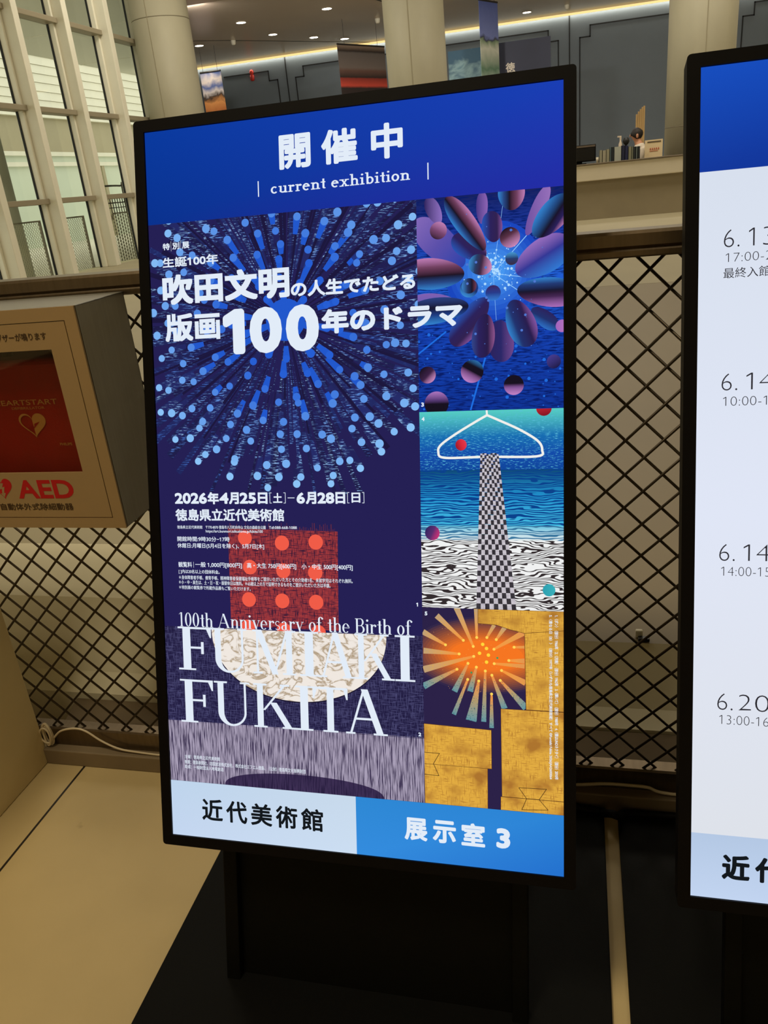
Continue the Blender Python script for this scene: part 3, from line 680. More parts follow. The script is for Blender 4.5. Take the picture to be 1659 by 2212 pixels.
V = [(.97, 13.74, 1.02), (.965, 13.74, 1.18), (.945, 13.74, 1.34), (.93, 13.74, 1.46), (.905, 13.74, 1.535), (.885, 13.74, 1.585), (.868, 13.74, 1.63), (.870, 13.74, 1.665)]
R = [(.12, .09), (.10, .075), (.11, .075), (.075, .06), (.050, .050), (.058, .062), (.078, .085), (.06, .07)]
E_ = [(0, 1), (1, 2), (2, 3), (3, 4), (4, 5), (5, 6), (6, 7)]
for sgn in (-1, 1):
    ys_ = 13.74 + sgn * .175
    i = len(V); V += [(.935, ys_, 1.44), (.90, ys_ + sgn * .03, 1.22), (.76, ys_ * 1 - sgn * .03, 1.335), (.70, ys_ - sgn * .04, 1.345)]; R += [.045, .038, .030, (.022, .038)]
    E_ += [(3, i), (i, i + 1), (i + 1, i + 2), (i + 2, i + 3)]
    hand = i + 3
    for kf, (dy, ln) in enumerate(((-.027, .9), (-.009, 1.05), (.009, 1.0), (.027, .8))): finger(.672, ys_ - sgn * .04 + dy, 1.345, ln, 1, V, E_, R, hand)
    j = len(V); V += [(.69, ys_ - sgn * .085, 1.34), (.665, ys_ - sgn * .10, 1.335)]; R += [.011, .009]; E_ += [(hand, j), (j, j + 1)]
    i = len(V); V += [(.95, 13.74 + sgn * .09, .99), (.56, 13.74 + sgn * .10, 1.0), (.60, 13.74 + sgn * .10, .60), (.48, 13.74 + sgn * .10, .565)]; R += [.085, .062, .045, (.04, .03)]
    E_ += [(0, i), (i, i + 1), (i + 1, i + 2), (i + 2, i + 3)]
V = [T(v) for v in V]
body = skin('body', V, E_, R, m_skin, pr)
V2 = [(.97, 13.74, 1.02), (.965, 13.74, 1.18), (.945, 13.74, 1.34), (.932, 13.74, 1.45), (.915, 13.74, 1.50)]; R2 = [(.165, .125), (.15, .115), (.168, .115), (.135, .10), (.065, .065)]; E2 = [(0, 1), (1, 2), (2, 3), (3, 4)]
for sgn in (-1, 1):
    ys_ = 13.74 + sgn * .175; i = len(V2); V2 += [(.935, ys_, 1.44), (.90, ys_ + sgn * .03, 1.22), (.775, ys_ - sgn * .025, 1.325)]; R2 += [.076, .062, .045]; E2 += [(3, i), (i, i + 1), (i + 1, i + 2)]
skin('shirt', [T(v) for v in V2], E2, R2, m_shirt, pr)
V2 = [(.97, 13.74, 1.0)]; R2 = [(.165, .13)]; E2 = []
for sgn in (-1, 1):
    i = len(V2); V2 += [(.93, 13.74 + sgn * .095, .99), (.56, 13.74 + sgn * .10, 1.0), (.60, 13.74 + sgn * .10, .64)]; R2 += [.098, .074, .06]; E2 += [(0, i), (i, i + 1), (i + 1, i + 2)]
skin('trousers', [T(v) for v in V2], E2, R2, m_trou, pr)
b = MB()
prof = [(.0, .088), (.04, .083), (.066, .066), (.082, .036), (.087, .0), (.084, -.035), (.068, -.06)]
b.lathe([(r, z) for r, z in prof[::-1]], n=24)
hr = b.build('hair', m_hair, pr, smooth=True); hr.location = T((.884, 13.742, 1.640)); hr.rotation_euler = (0, math.radians(34), 0); hr.scale = (1.0, .92, 1)
b = MB(); b.lathe([(.002, 0), (.012, .008), (.008, .03), (.004, .04)], n=10); o = b.build('nose', m_skin, pr, smooth=True); o.location = T((.788, 13.74, 1.605)); 
for sgn in (-1, 1):
    b = MB(); b.lathe([(.004, -.03), (.016, -.02), (.018, .01), (.010, .028)], n=12); o = b.build('ear', m_skin, pr, smooth=True); o.location = T((.885, 13.74 + sgn * .082, 1.615)); o.scale = (1, .45, 1)
    b = MB(); b.lathe([(.002, -.008), (.009, 0), (.002, .008)], n=10); o = b.build('eye', mat('eye_dark', lin((30, 24, 22)), .3), pr, smooth=True); o.location = T((.797, 13.74 + sgn * .034, 1.632))
b = MB(); b.box(-.006, .006, -.024, .024, -.004, .004); o = b.build('mouth', mat('lips', lin((150, 84, 74)), .5), pr); o.location = T((.802, 13.74, 1.568))
st = empty('stool', (.97, 13.74, .52), 'dark stool under the seated person behind the counter', 'stool'); T2 = None
b = MB(); b.lathe([(.15, .30), (.16, .32), (.15, .34)], n=24); b.build('seat', m_trou, st, smooth=True)
b = MB(); b.lathe([(.2, 0), (.2, .02), (.03, .04), (.03, .30)], n=24); b.build('pedestal', m_black, st, smooth=True)

# ------------------------------------------------------------------ racks and lattice gates by the windows
m_lat = mat('lattice_grey', lin((196, 192, 172)), .5); m_dark = mat('dark_frame', lin((46, 42, 38)), .5); m_lf = mat('lattice_frame', lin((112, 104, 90)), .5)
def lattice(x, y0, y1, z0, z1, lab, step=.055, cham=0):
    o = empty('lattice_gate', (x, (y0 + y1) / 2, z0), lab, 'gate', 'lattice gates by the windows'); T = local(o)
    b = MB()
    b.box(x - .02, x + .02, y0, y0 + .018, z0 + .04, z1 - cham - (0 if cham else .02)); b.box(x - .02, x + .02, y1 - .018, y1, z0 + .04, z1 - .02); b.box(x - .02, x + .02, y0 + cham, y1, z1 - .02, z1); b.box(x - .02, x + .02, y0, y1, z0, z0 + .04)
    if cham: b.tube([(x, y0 + .015, z1 - cham), (x, y0 + cham, z1 - .015)], .02, 6)
    b.build('frame', m_lf, o, T=T)
    b = MB(); Lh = z1 - z0; Wd = y1 - y0
    n = int((Wd + Lh) / step)
    for i in range(1, n):
        for s_ in (1, -1):
            t = i * step
            a0 = max(0, t - Lh); a1 = min(Wd, t)
            pa, pb = ((a0, t - a0), (a1, t - a1)) if s_ == 1 else ((Wd - a0, t - a0), (Wd - a1, t - a1))
            if cham and s_ == 1 or not cham or t < Wd + Lh - cham:
                def cl(p): return (x + s_ * .004, y0 + p[0], z0 + p[1])
                b.tube([cl(pa), cl(pb)], .004, 4)
    b.build('mesh', m_lat, o, T=T); return o
lattice(-7.6, 10.08, 10.85, .3, 1.30, 'pale lattice gate by the first full window, next to the left picture edge')
lattice(-7.62, 11.3, 12.02, .3, 1.30, 'pale lattice gate standing between two window mullions, middle of three')
lattice(-7.6, 12.69, 14.0, .3, 1.29, 'dark framed lattice gate with a cut corner beside the exhibition display', cham=.2)
def rack(y0, y1, lab):
    x = -8.2
    o = empty('metal_rack', (x, (y0 + y1) / 2, .3), lab, 'rack'); T = local(o)
    b = MB(); b.tube(catmull([(x, y0, .3), (x, y0, 1.66), (x, y0 + .06, 1.73), (x, y1 - .06, 1.73), (x, y1, 1.66), (x, y1, .3)], 5), .016); b.build('hoop', m_dark, o, T=T)
    for z0, z1 in ((1.52, 1.58), (1.44, 1.46), (1.36, 1.375)):
        b = MB(); b.box(x - .03, x + .03, y0, y1, z0, z1); b.build('rail', m_dark, o, T=T)
    n = 10
    for i in range(1, n):
        b = MB(); b.tube([(x, y0 + (y1 - y0) * i / n, .42), (x, y0 + (y1 - y0) * i / n, 1.52)], .009, 5); b.build('bar', m_dark, o, T=T)
rack(13.55, 14.42, 'black barred metal rack outside the windows, behind the cut corner lattice gate')
bx = empty('floor_outlet', (.165, 1.845, .209), 'small pale floor outlet box with black plug behind the fence between the displays', 'outlet')
b = MB(); b.box(-.018, .0, -.006, .006, 0, .022); b.build('box', m_mull, bx, bevel=.003)
b = MB(); b.box(-.012, .016, -.024, -.007, .0, .009); b.build('plug', m_black, bx, bevel=.002)
# ------------------------------------------------------------------ mesh fence
fe = empty('mesh_fence', (.2, 1.475, .047), 'brown steel barrier with diagonal woven wire mesh behind the displays', 'fence'); T = local(fe)
FX0, FX1 = -2.2, 1.9
b = MB()
b.prism([(1.437, 1.205), (1.437, 1.213), (1.441, 1.217), (1.437, 1.221), (1.437, 1.240), (1.441, 1.245), (1.497, 1.245), (1.501, 1.240), (1.501, 1.205), (1.497, 1.202), (1.441, 1.202)], 'x', FX0, FX1)
b.build('top_rail', m_rail, fe, T=T)
b = MB(); b.prism([(1.463, .047), (1.463, .098), (1.467, .102), (1.497, .102), (1.501, .098), (1.501, .047)], 'x', FX0, FX1); b.build('bottom_rail', m_rail, fe, T=T)
b = MB(); p_ = .0686; zb, zt = .088, 1.212; H = zt - zb; r = .0029
xn = .019 * 1.475 / 1.45                                       # a crossing sits at the rail here
for s_, nm in ((1, 0), (-1, 1)):
    i = -60
    while i < 60:
        xa = xn + i * p_; i += 1                               # wire meets the top at xa, runs down and sideways
        xb = xa + s_ * H
        lo, hi = (xa, zt), (xb, zb)
        a0, a1 = 0.0, 1.0
        for lim, sg in ((FX0, 1), (FX1, -1)):
            da, db = sg * (xa - lim), sg * (xb - lim)
            if da < 0 and db < 0: a0 = 2
            elif da < 0: a0 = max(a0, da / (da - db))
            elif db < 0: a1 = min(a1, da / (da - db))
        if a0 >= a1: continue
        pa = (xa + (xb - xa) * a0, 1.4745 + s_ * .0022, zt + (zb - zt) * a0); pb = (xa + (xb - xa) * a1, 1.4745 + s_ * .0022, zt + (zb - zt) * a1)
        b.tube([pa, pb], r, 8)
b.build('wire_mesh', m_wire, fe, T=T, smooth=True)
for x in (-2.1, .36, 1.8):
    b = MB(); b.box(x - .02, x + .02, 1.478, 1.50, .10, 1.203); b.build('post', m_rail, fe, T=T, bevel=.003)

# ------------------------------------------------------------------ defibrillator cabinet on the fence
AX, AZ, AY = -.858, 1.21, 1.26          # top right front corner
AW, AH, AD = .372, .428, .172
ca = empty('defibrillator_cabinet', (AX - AW / 2, AY + AD / 2, AZ - AH), 'white steel wall cabinet with AED lettering and dark window hung on the mesh fence', 'cabinet'); T = local(ca)
x0, x1, z0, z1 = AX - AW, AX, AZ - AH, AZ
b = MB()
tk = .012
b.box(x0, x1, AY + AD - .004, AY + AD, z0, z1, 1); b.box(x0, x0 + .003, AY + .003, AY + AD, z0, z1, 1); b.box(x1 - .003, x1, AY + .003, AY + AD, z0, z1, 1)
b.box(x0, x1, AY + .003, AY + AD, z1 - .003, z1, 1); b.box(x0, x1, AY + .003, AY + AD, z0, z0 + .003, 1)
b.build('case', [m_white, m_sidegrey], ca, T=T, bevel=.0012)
b = MB(); dz = .0238
b.box(x0, x1, AY, AY + .006, z1 - dz, z1); b.box(x0, x1, AY, AY + .006, z0, z0 + dz - .002); b.box(x0, x0 + dz, AY, AY + .006, z0 + dz - .002, z1 - dz); b.box(x1 - dz, x1, AY, AY + .006, z0 + dz - .002, z1 - dz)
b.build('front_frame', m_white, ca, T=T)
wx0, wx1, wz0, wz1 = x0 + .065, x1 - .0648, z1 - .310, z1 - .0737
dx0, dx1, dz0, dz1 = x0 + .0254, x1 - .0254, z0 + .0235, z1 - .0252
door = bpy.data.objects.new('door', None)
b = MB()
b.box(dx0, dx1, AY - .0002, AY + .004, wz1, dz1); b.box(dx0, dx1, AY - .0002, AY + .004, dz0, wz0); b.box(dx0, wx0, AY - .0002, AY + .004, wz0, wz1); b.box(wx1, dx1, AY - .0002, AY + .004, wz0, wz1)
door = b.build('door', m_white, ca, T=T)
def dl(p): return T(p)
b = MB(); b.box(wx0, wx1, AY + .002, AY + .0035, wz0, wz1); b.build('window_pane', glass('cabinet_glass', (.86, .80, .72), .45), door, T=T)
m_redp = mat('red_print', lin((186, 18, 26)), .5); m_brownp = mat('dark_brown_print', lin((64, 44, 24)), .6)
def front_text(body, xa, za, xb, zb, y, bold):
    b = MB()
    if ord(body[0]) > 255:                                     # widened by layered copies, each a hair further forward
        for k_, (dx, dz) in enumerate(((0, 0), (bold, 0), (-bold, 0), (0, bold), (0, -bold))):
            for p in text_polys(body, xa, za, xb, zb): b.poly([(x + dx, y - k_ * .00004, z + dz) for x, z in p])
    else:
        for p in text_polys(body, xa, za, xb, zb, 0, 8, -bold): b.poly([(x, y, z) for x, z in p])
    return b
def heart_poly(cx, cz, w, h, n=24):
    P = []
    for i in range(n * 2):
        t = 2 * math.pi * i / (n * 2)
        P.append((cx + w / 2 * math.sin(t) ** 3, cz + h * ((13 * math.cos(t) - 5 * math.cos(2 * t) - 2 * math.cos(3 * t) - math.cos(4 * t)) / 29 + .08)))
    return P
BOLT = [(.34, 1), (.0, .46), (.30, .52), (.14, .06), (.02, .20), (.22, -.12), (.56, .10), (.40, .10), (.62, .62), (.34, .56), (.52, 1)]
front_text('ブザーが鳴ります', AX - .172, AZ - .0555, AX - .068, AZ - .0418, AY - .0006, .00025).build('notice_lettering', m_brownp, door, T=T)
front_text('AED', AX - .223 + .0, AZ - .364, AX - .095, AZ - .325, AY - .0006, .028).build('name_lettering', m_redp, door, T=T)
front_text('自動体外式除細動器', AX - .272, AZ - .389, AX - .106, AZ - .3745, AY - .0006, .00025).build('name_lettering', m_brownp, door, T=T)
b = MB(); b.poly([(x, AY - .0006, z) for x, z in heart_poly(AX - .255, AZ - .343, .046, .044)]); b.build('heart_mark', m_redp, door, T=T)
b = MB(); P = [(AX - .264 + px * .026, AY - .0009, AZ - .357 + pz * .026) for px, pz in [(.18, 1.0), (.02, .48), (.28, .54), (.20, .16), (.06, .18), (.32, -.16), (.52, .20), (.38, .20), (.56, .72), (.34, .66), (.52, 1.0)]]
b.poly(P); b.build('bolt_mark', m_white, door, T=T)
b = MB(); b.box(dx0 + .004, dx0 + .012, AY - .006, AY, dz0 + .05, dz0 + .09); b.build('hinge', m_sidegrey, door, T=T, bevel=.001)
b = MB(); b.box(dx0 + .004, dx0 + .012, AY - .006, AY, dz1 - .09, dz1 - .05); b.build('hinge', m_sidegrey, door, T=T, bevel=.001)
# the red case kept inside
rc = empty('defibrillator_case', (AX - .186, AY + .09, z0 + .003), 'dark red defibrillator carry case with heart mark behind the cabinet window', 'case'); T = local(rc)
m_redcase = mat('red_case', lin((170, 26, 24)), .5, 0, .08, 12, .2, 200); m_pale = mat('pale_gold_print', lin((214, 172, 104)), .5)
b = MB(); b.box(AX - .312, AX - .042, AY + .040, AY + .15, z0 + .012, z0 + .33); b.build('shell', m_redcase, rc, T=T, bevel=.016, segs=4)
b = MB(); b.tube(catmull([(AX - .235, AY + .095, z0 + .325), (AX - .225, AY + .095, z0 + .365), (AX - .135, AY + .095, z0 + .365), (AX - .125, AY + .095, z0 + .325)], 6), .011, 10); b.build('handle', mat('dark_red_strap', lin((60, 14, 12)), .6), rc, T=T, smooth=True)
b = MB(); b.box(AX - .28, AX - .20, AY + .042, AY + .15, z0 + .0035, z0 + .014); b.box(AX - .15, AX - .07, AY + .042, AY + .15, z0 + .0035, z0 + .014); b.build('foot', m_black, rc, T=T)
ys_ = AY + .0388; hx = AX - .176
front_text('HEARTSTART', AX - .252, AZ - .1845, AX - .110, AZ - .174, ys_, .006).build('name_lettering', m_pale, rc, T=T)
front_text('DEFIBRILLATOR', AX - .214, AZ - .193, AX - .141, AZ - .188, ys_, .002).build('name_lettering', m_pale, rc, T=T)
front_text('PHILIPS', AX - .128, AZ - .268, AX - .101, AZ - .2625, ys_, .02).build('maker_lettering', m_pale, rc, T=T)
H1 = heart_poly(hx, AZ - .226, .060, .050); H2 = heart_poly(hx, AZ - .226, .052, .043)
b = MB(); n = len(H1)
for i in range(n):
    j = (i + 1) % n
    if H1[i][0] <= hx + .0005: b.poly([(H1[i][0], ys_, H1[i][1]), (H1[j][0], ys_, H1[j][1]), (H2[j][0], ys_, H2[j][1]), (H2[i][0], ys_, H2[i][1])])
R_ = [p for p in H1 if p[0] >= hx - .0002]
b.poly([(max(p[0], hx), ys_, p[1]) for p in R_]); b.build('heart_mark', m_pale, rc, T=T)
b = MB(); b.poly([(hx + px * .03, ys_ - .0004, AZ - .229 + pz * .02) for px, pz in [(-.5, -.5), (-.05, .1), (.0, -.15), (.55, .55), (.10, .35), (.05, .02)]]); b.build('bolt_mark', m_redcase, rc, T=T)

# ------------------------------------------------------------------ cables
def cable(name, P, r, m, lab, cat='cable'):
    o = MB(); o.tube(catmull(P, 10), r, 8); return tag(o.build(name, m, smooth=True), lab, cat)
P = []
for i in range(40):
    a = i / 10 * 2 * math.pi; P.append((-1.376 + (.013 + .004 * math.sin(i * .31)) * math.cos(a), 1.451 + .006 * math.sin(i * .21), .085 + (.030 + .006 * math.sin(i * .17)) * math.sin(a)))
P += [(-1.33, 1.452, .101), (-1.284, 1.452, .113), (-1.252, 1.452, .106), (-1.215, 1.452, .079), (-1.17, 1.450, .060), (-1.12, 1.449, .0535), (-1.0, 1.447, .050), (-.8, 1.449, .050), (-.5, 1.448, .050)]
cable('coiled_cable', P, .0027, m_cable, 'thin white cable coiled by the stone pillar and running along the fence foot')
cable('flat_cable', [(-.2, 1.45, .052), (-.02, 1.45, .058), (.059, 1.45, .068), (.114, 1.45, .069), (.153, 1.45, .067), (.187, 1.449, .056), (.30, 1.45, .051), (.6, 1.45, .051)], .0036, m_cable, 'white cable lying on the kerb between the two displays')
cable('power_cord', [(-.36, 1.424, .03), (-.05, 1.424, .02), (.045, 1.420, .016), (.06, 1.40, .03), (.074, 1.385, .044), (.092, 1.39, .034), (.11, 1.42, .016), (.25, 1.424, .016), (.5, 1.424, .03)], .009, m_bez, 'black power cord arching over the gap between the two display bases')

# ------------------------------------------------------------------ display stands
EX = Vector((0.99998825, -0.00484803, 0)); UP = Vector((0.00155431, 0.3206028, 0.94721245)); NO = EX.cross(UP)
P0 = Vector((-0.70078922, 0.94946652, -1.03571071 + EYE))
SW, SH = 680.4, 1209.6
def display(origin, lab):
    cx = origin + EX * SW / 2000
    rt = empty('digital_signboard', (cx.x, 1.075, 0), lab, 'sign', 'digital signboards'); loc = Vector(rt.location)
    def T(p): return origin + EX * (p[0] / 1000) + UP * (p[1] / 1000) + NO * p[2] - loc
    def Tm(p): return T((p[0] * 1000, p[1] * 1000, p[2]))
    w, h = SW / 1000, SH / 1000; e = .0185; r = .006
    # bezel ring with rounded outer corners
    b = MB(); outer = []
    for cxx, cyy, a0 in ((w + e - r, h + e - r, 0), (-e + r, h + e - r, 90), (-e + r, -e + r, 180), (w + e - r, -e + r, 270)):
        for i in range(5):
            a = math.radians(a0 + i * 22.5); outer.append((cxx + r * math.cos(a), cyy + r * math.sin(a)))
    inner = [(w, h)] * 5 + [(0, h)] * 5 + [(0, 0)] * 5 + [(w, 0)] * 5
    n = len(outer)
    for i in range(n):
        j = (i + 1) % n
        f = [(*outer[i], .004), (*outer[j], .004), (*inner[j], .004), (*inner[i], .004)]
        if inner[i] == inner[j]: f = [f[0], f[1], f[2]]
        b.poly(f)
        b.poly([(*outer[i], .004), (*outer[i], -.030), (*outer[j], -.030), (*outer[j], .004)])
        if inner[i] != inner[j]: b.poly([(*inner[i], .004), (*inner[j], .004), (*inner[j], -.004), (*inner[i], -.004)])
    b.poly([(x, y, -.030) for x, y in outer][::-1])
    b.build('bezel', m_bez, rt, T=Tm)
    b = MB(); b.box(.02, w - .02, .04, h - .04, -.066, -.0305); b.build('rear_housing', m_plate, rt, T=Tm, bevel=.006)
    for u0, u1 in ((.0615, .0885), (.5925, .6195)):
        b = MB(); b.box(u0, u1, -.316, .75, -.092, -.0665); b.build('post', m_plate, rt, T=Tm, bevel=.002)
    b = MB(); b.box(.0885, .5925, -.310, .05, -.088, -.082); b.build('lower_panel', m_plate, rt, T=Tm)
    for u in (.075, .605):
        b = MB(); tp = Vector(Tm((u, .62, -.10))); bt = Vector((tp.x, 1.38 - loc.y, .012)); b.tube([tp, bt], .014, 8); b.build('rear_strut', m_plate, rt)
    b = MB(); b.box(cx.x - .419, cx.x + .419, .70, 1.428, 0, .012); b.build('base_plate', m_plate, rt, T=lambda p: (p[0] - loc.x, p[1] - loc.y, p[2]), bevel=.002)
    return rt, T
# ------ picture on the exhibition display (millimetres of its panel)
A = Picture(); W_ = (226, 236, 248)
A.rect(0, 0, SW, SH, (8, 10, 30), 0)
hc = [(16, 50, 146), (30, 46, 164)]
A.add([(0, 1059.5), (SW, 1059.5), (SW, SH), (0, SH)], [lin((10, 50, 142)), lin((36, 44, 166)), lin((26, 62, 180)), lin((10, 58, 158))], 1)
for ch, a in (('開', (236.8, 1126.1, 289.9, 1179.4)), ('催', (307.7, 1126.2, 367.1, 1179.1)), ('中', (388.9, 1125.8, 439.5, 1179.2))): A.words(ch, *a, W_, 3, 2.0, 18)
A.polys(serif_polys('current exhibition', 221.1, 1090.6, 449.9, 24.6 * .70, .13, .115, .085, .085, .05), W_, 3)
A.rect(198.8, 1088, 200.6, 1112.4, W_, 3); A.rect(477.2, 1088, 479.0, 1112.9, W_, 3)
# radial burst print
R1 = (0, 375, 459, 1059.5)
A.rect(0, 375, 459, 1059.5, (37, 32, 84), 1)
bc = (240, 890)
for i in range(150):                                     # bright scratched rays between dark wedges
    a = 2 * math.pi * (i + random.uniform(-.3, .3)) / 150; r1 = random.uniform(200, 330); r0 = random.uniform(20, 120)
    w = random.uniform(.008, .024); rr = [(r0, -w * .8), (r1, -w), (r1, w), (r0, w * .8)]
    lightness = random.random()
    A.add([(bc[0] + q * math.cos(a + d), bc[1] + q * math.sin(a + d)) for q, d in rr], mixc((30, 26, 66), (38, 54, 124), lightness * .6), 2 + i % 2, SCR, mixc((60, 96, 176), (150, 190, 236), random.random() ** 1.6), (0, 604, 459, 1059.5))
for i in range(80):
    a = random.uniform(0, 2 * math.pi); r1 = random.uniform(120, 270); w = random.uniform(.012, .036)
    A.add([(bc[0] + q * math.cos(a + d), bc[1] + q * math.sin(a + d)) for q, d in ((15, -w), (r1, -w * .5), (r1, w * .5), (15, w))], (29, 24, 62), 4, FLAT, None, (0, 604, 459, 1059.5))
A.disc(bc[0], bc[1], 34, (34, 88, 204), 5, R1, 24)
rings = [(40, 7), (66, 10), (92, 13), (118, 16), (142, 19), (166, 23), (190, 27), (214, 30), (238, 34), (258, 36), (274, 30)]
for k, (rad, n) in enumerate(rings):
    off = random.random()
    for i in range(n):
        a = 2 * math.pi * (i + off + random.uniform(-.22, .22)) / n; q = rad + random.uniform(-9, 9)
        x, y = bc[0] + q * math.cos(a), bc[1] + q * math.sin(a)
        if x < 2 or x > 470 or y > 1066: continue
        t = min(1, max(0, (rad - 90) / 185)); c = mixc((38, 94, 212), (140, 196, 248), t); d = 6.3
        near = rad < 172; L = random.uniform(14, 30) if near else random.uniform(24, 46)
        A.line([(x, y), (x - L * math.cos(a), y - L * math.sin(a))], 2 * d, (34, 88, 204) if near and random.random() < .7 else mixc((33, 30, 78), (44, 62, 140), random.random() * .5), 6, R1, FLAT if near else SCR, mixc((44, 100, 216), (150, 196, 244), t), 2 * d * .6)
        A.disc(x, y, d * random.uniform(.92, 1.12), c, 7, R1, 18)
# lower prints of the left column
A.add([(126, 382), (318, 380), (320, 545), (126, 549)], (158, 56, 60), 3, HATCH, (52, 28, 54))
for i in range(60):
    x = 126 + i * 3.2; A.rect(x, 540, x + random.uniform(.4, 1.6), 548 + random.uniform(0, 12), (100, 44, 66), 3)
for x, y in ((156.4, 533), (222.6, 525), (281.9, 527.2), (163.9, 483.5), (223.6, 478.4), (279.8, 476.4), (160.3, 428.1), (220.4, 427.4), (280.1, 426.8), (157, 381), (222, 378), (283, 376)): A.disc(x, y, 12.6, (240, 92, 72), 4, None, 26)
A.rect(0, 207, 459, 377, (34, 29, 66), 2, HATCH, (72, 70, 112))
mx_ = [(89 + 155 * (1 - math.cos(math.pi * i / 40)), 376 - 120 * math.sin(math.pi * i / 40) ** .92) for i in range(41)]
A.add(mx_[::-1], (240, 232, 224), 5, CRS, (172, 150, 120))
A.add([(p[0], p[1] - 2.0) for p in mx_[::-1]], (26, 20, 44), 4)
A.rect(0, 99.8, 459, 209, (168, 158, 182), 2, VGR, (66, 56, 86))
A.add([(390 - 143 * (1 - math.cos(math.pi * i / 30)), 99.8 + 29 * math.sin(math.pi * i / 30) ** .85) for i in range(31)], (62, 48, 84), 3, VGR, (40, 30, 62))
# titles
for body, a, bd in (('特', (25.5, 1016.4, 38.6, 1027.6), .35), ('別', (43.2, 1016.4, 56.2, 1027.6), .35), ('展', (61.0, 1016.4, 74.2, 1027.6), .35), ('生誕100年', (24.2, 987.6, 125.3, 1004), .45), ('吹田文明', (22.0, 925.5, 248.6, 975.5), 2.1),
        ('の人生でたどる', (250.7, 924.7, 455.7, 950), 1.1), ('版画', (24.2, 864.9, 124.5, 910.8), 1.6), ('1', (129.9, 838.6, 168.5, 912.3), 5.0), ('0', (177, 838.0, 233.6, 913), 5.2), ('0', (240.4, 838.0, 297, 913), 5.2), ('年のドラマ', (301.4, 863.7, 529.0, 902.4), 2.0),
        ('2026', (29.4, 590.7, 89.5, 609.6), 1.1), ('年', (91, 590.0, 111.6, 610.4), .9), ('4', (112.6, 590.7, 129.3, 609.6), 1.1), ('月', (130.2, 590.2, 148, 610.0), .9), ('25', (149.5, 590.7, 179, 609.6), 1.1), ('日', (182.4, 590.4, 199.6, 609.6), .9),
        ('6', (250.9, 590.7, 265.4, 609.2), 1.1), ('月', (267, 590.2, 285, 610), .9), ('28', (287, 590.7, 316, 609.2), 1.1), ('日', (318, 590.4, 334.5, 609.6), .9),
        ('土', (209.5, 592.2, 225.6, 608.6), .5), ('日', (345.2, 592.2, 360.0, 608.5), .5), ('徳島県立近代美術館', (29.6, 561.4, 228.2, 582.1), .55),
        ('徳島県立近代美術館', (31.8, 547.9, 79.2, 553.6), .06), ('〒770-8070 徳島市八万町向寺山 文化の森総合公園', (85.4, 547.9, 194.6, 553.9), .06), ('Tel:088-668-1088', (200.6, 548.6, 249.9, 553.2), .07), ('https://art.bunmori.tokushima.jp/fukita100', (85.1, 540.4, 189.4, 546.5), .07),
        ('開館時間:9時30分−17時', (31.2, 526.1, 128.8, 534.7), .13), ('休館日:月曜日(5月4日を除く)、5月7日[木]', (30.9, 513.6, 190.9, 523.3), .13), ('観覧料', (31.3, 481.2, 57.0, 490.6), .15), ('一般 1,000円[800円]', (63.2, 480.6, 149.7, 490.9), .15),
        ('高・大生 750円[600円]', (158.8, 480.6, 246.9, 491), .15), ('小・中生 500円[400円]', (256.3, 480.6, 344.6, 491), .15), ('[ ]内は20名以上の団体料金。', (31.5, 469.6, 108.2, 477.4), .08),
        ('＊身体障害者手帳、療育手帳、精神障害者保健福祉手帳等をご提示いただいた方とその介助者1名、未就学児はそれぞれ無料。', (31.4, 460.0, 344.1, 467.2), .06), ('＊小・中・高生は、土・日・祝・振替休日は無料。＊65歳以上の方で証明できるものをご提示いただいた方は半額。', (31.0, 451.6, 305.8, 458.8), .06), ('＊特別展の観覧券で所蔵作品展もご覧いただけます。', (30.9, 442.8, 164.2, 449.6), .06),
        ('主催：徳島県立近代美術館', (29.2, 141.4, 96.5, 148.4), .06), ('後援：徳島新聞社、四国放送株式会社、株式会社エフエム徳島、（公財）徳島県文化振興財団', (28.3, 131.8, 253.4, 139.2), .06), ('助成：一般財団法人地域創造', (28.4, 123.2, 102.6, 130.2), .06),
        ('3', (462.3, 743, 466.8, 749.5), .4), ('4', (462.6, 720.6, 467.4, 727), .4), ('5', (463, 411, 467.4, 417.4), .4), ('1', (449.6, 425, 452.4, 431.2), .4), ('2', (449.7, 211.2, 454.4, 217.6), .4)):
    A.words(body, *a, W_, 14, bd, 6 if bd < .3 else (-1 if body in ('吹田文明', '版画', '徳島県立近代美術館', '生誕100年', '年', '月', '日', '土') else 20))
A.rect(40.6, 1013.8, 41.1, 1030, W_, 14); A.rect(58.4, 1013.8, 58.9, 1030, W_, 14); A.rect(60.0, 480.6, 60.5, 490.8, W_, 14); A.rect(235.3, 599.8, 247.3, 601, W_, 14)
for x, sg in ((203.4, 1), (231.6, -1), (338, 1), (366.6, -1)):
    A.rect(min(x, x + sg * .9), 591.4, max(x, x + sg * .9), 609.2, W_, 14); A.rect(min(x, x + sg * 3.6), 591.4, max(x, x + sg * 3.6), 592.3, W_, 14); A.rect(min(x, x + sg * 3.6), 608.3, max(x, x + sg * 3.6), 609.2, W_, 14)
for p in serif_polys('100th Anniversary of the Birth of', 27.9, 377.5, 441.1, 24.6, .125, .035, .07, .03, .045): A.add(p, W_, 14, FLAT, None, (0, 375.6, 459, 1000))
def place(word, base, cap, xs):
    for ch, (xa, xb) in zip(word, xs): A.polys(serif_polys(ch, xa, base, xb, cap, .14, .048, .085, .04), W_, 14)
place('FUMIAKI', 301, 76, [(25, 88), (88, 154), (163, 242), (249, 282), (282, 345), (345, 412), (413, 446)])
place('FUKITA', 207.5, 76.5, [(25.5, 88), (90, 156), (163, 239), (239, 270), (270, 331), (327, 398.5)])
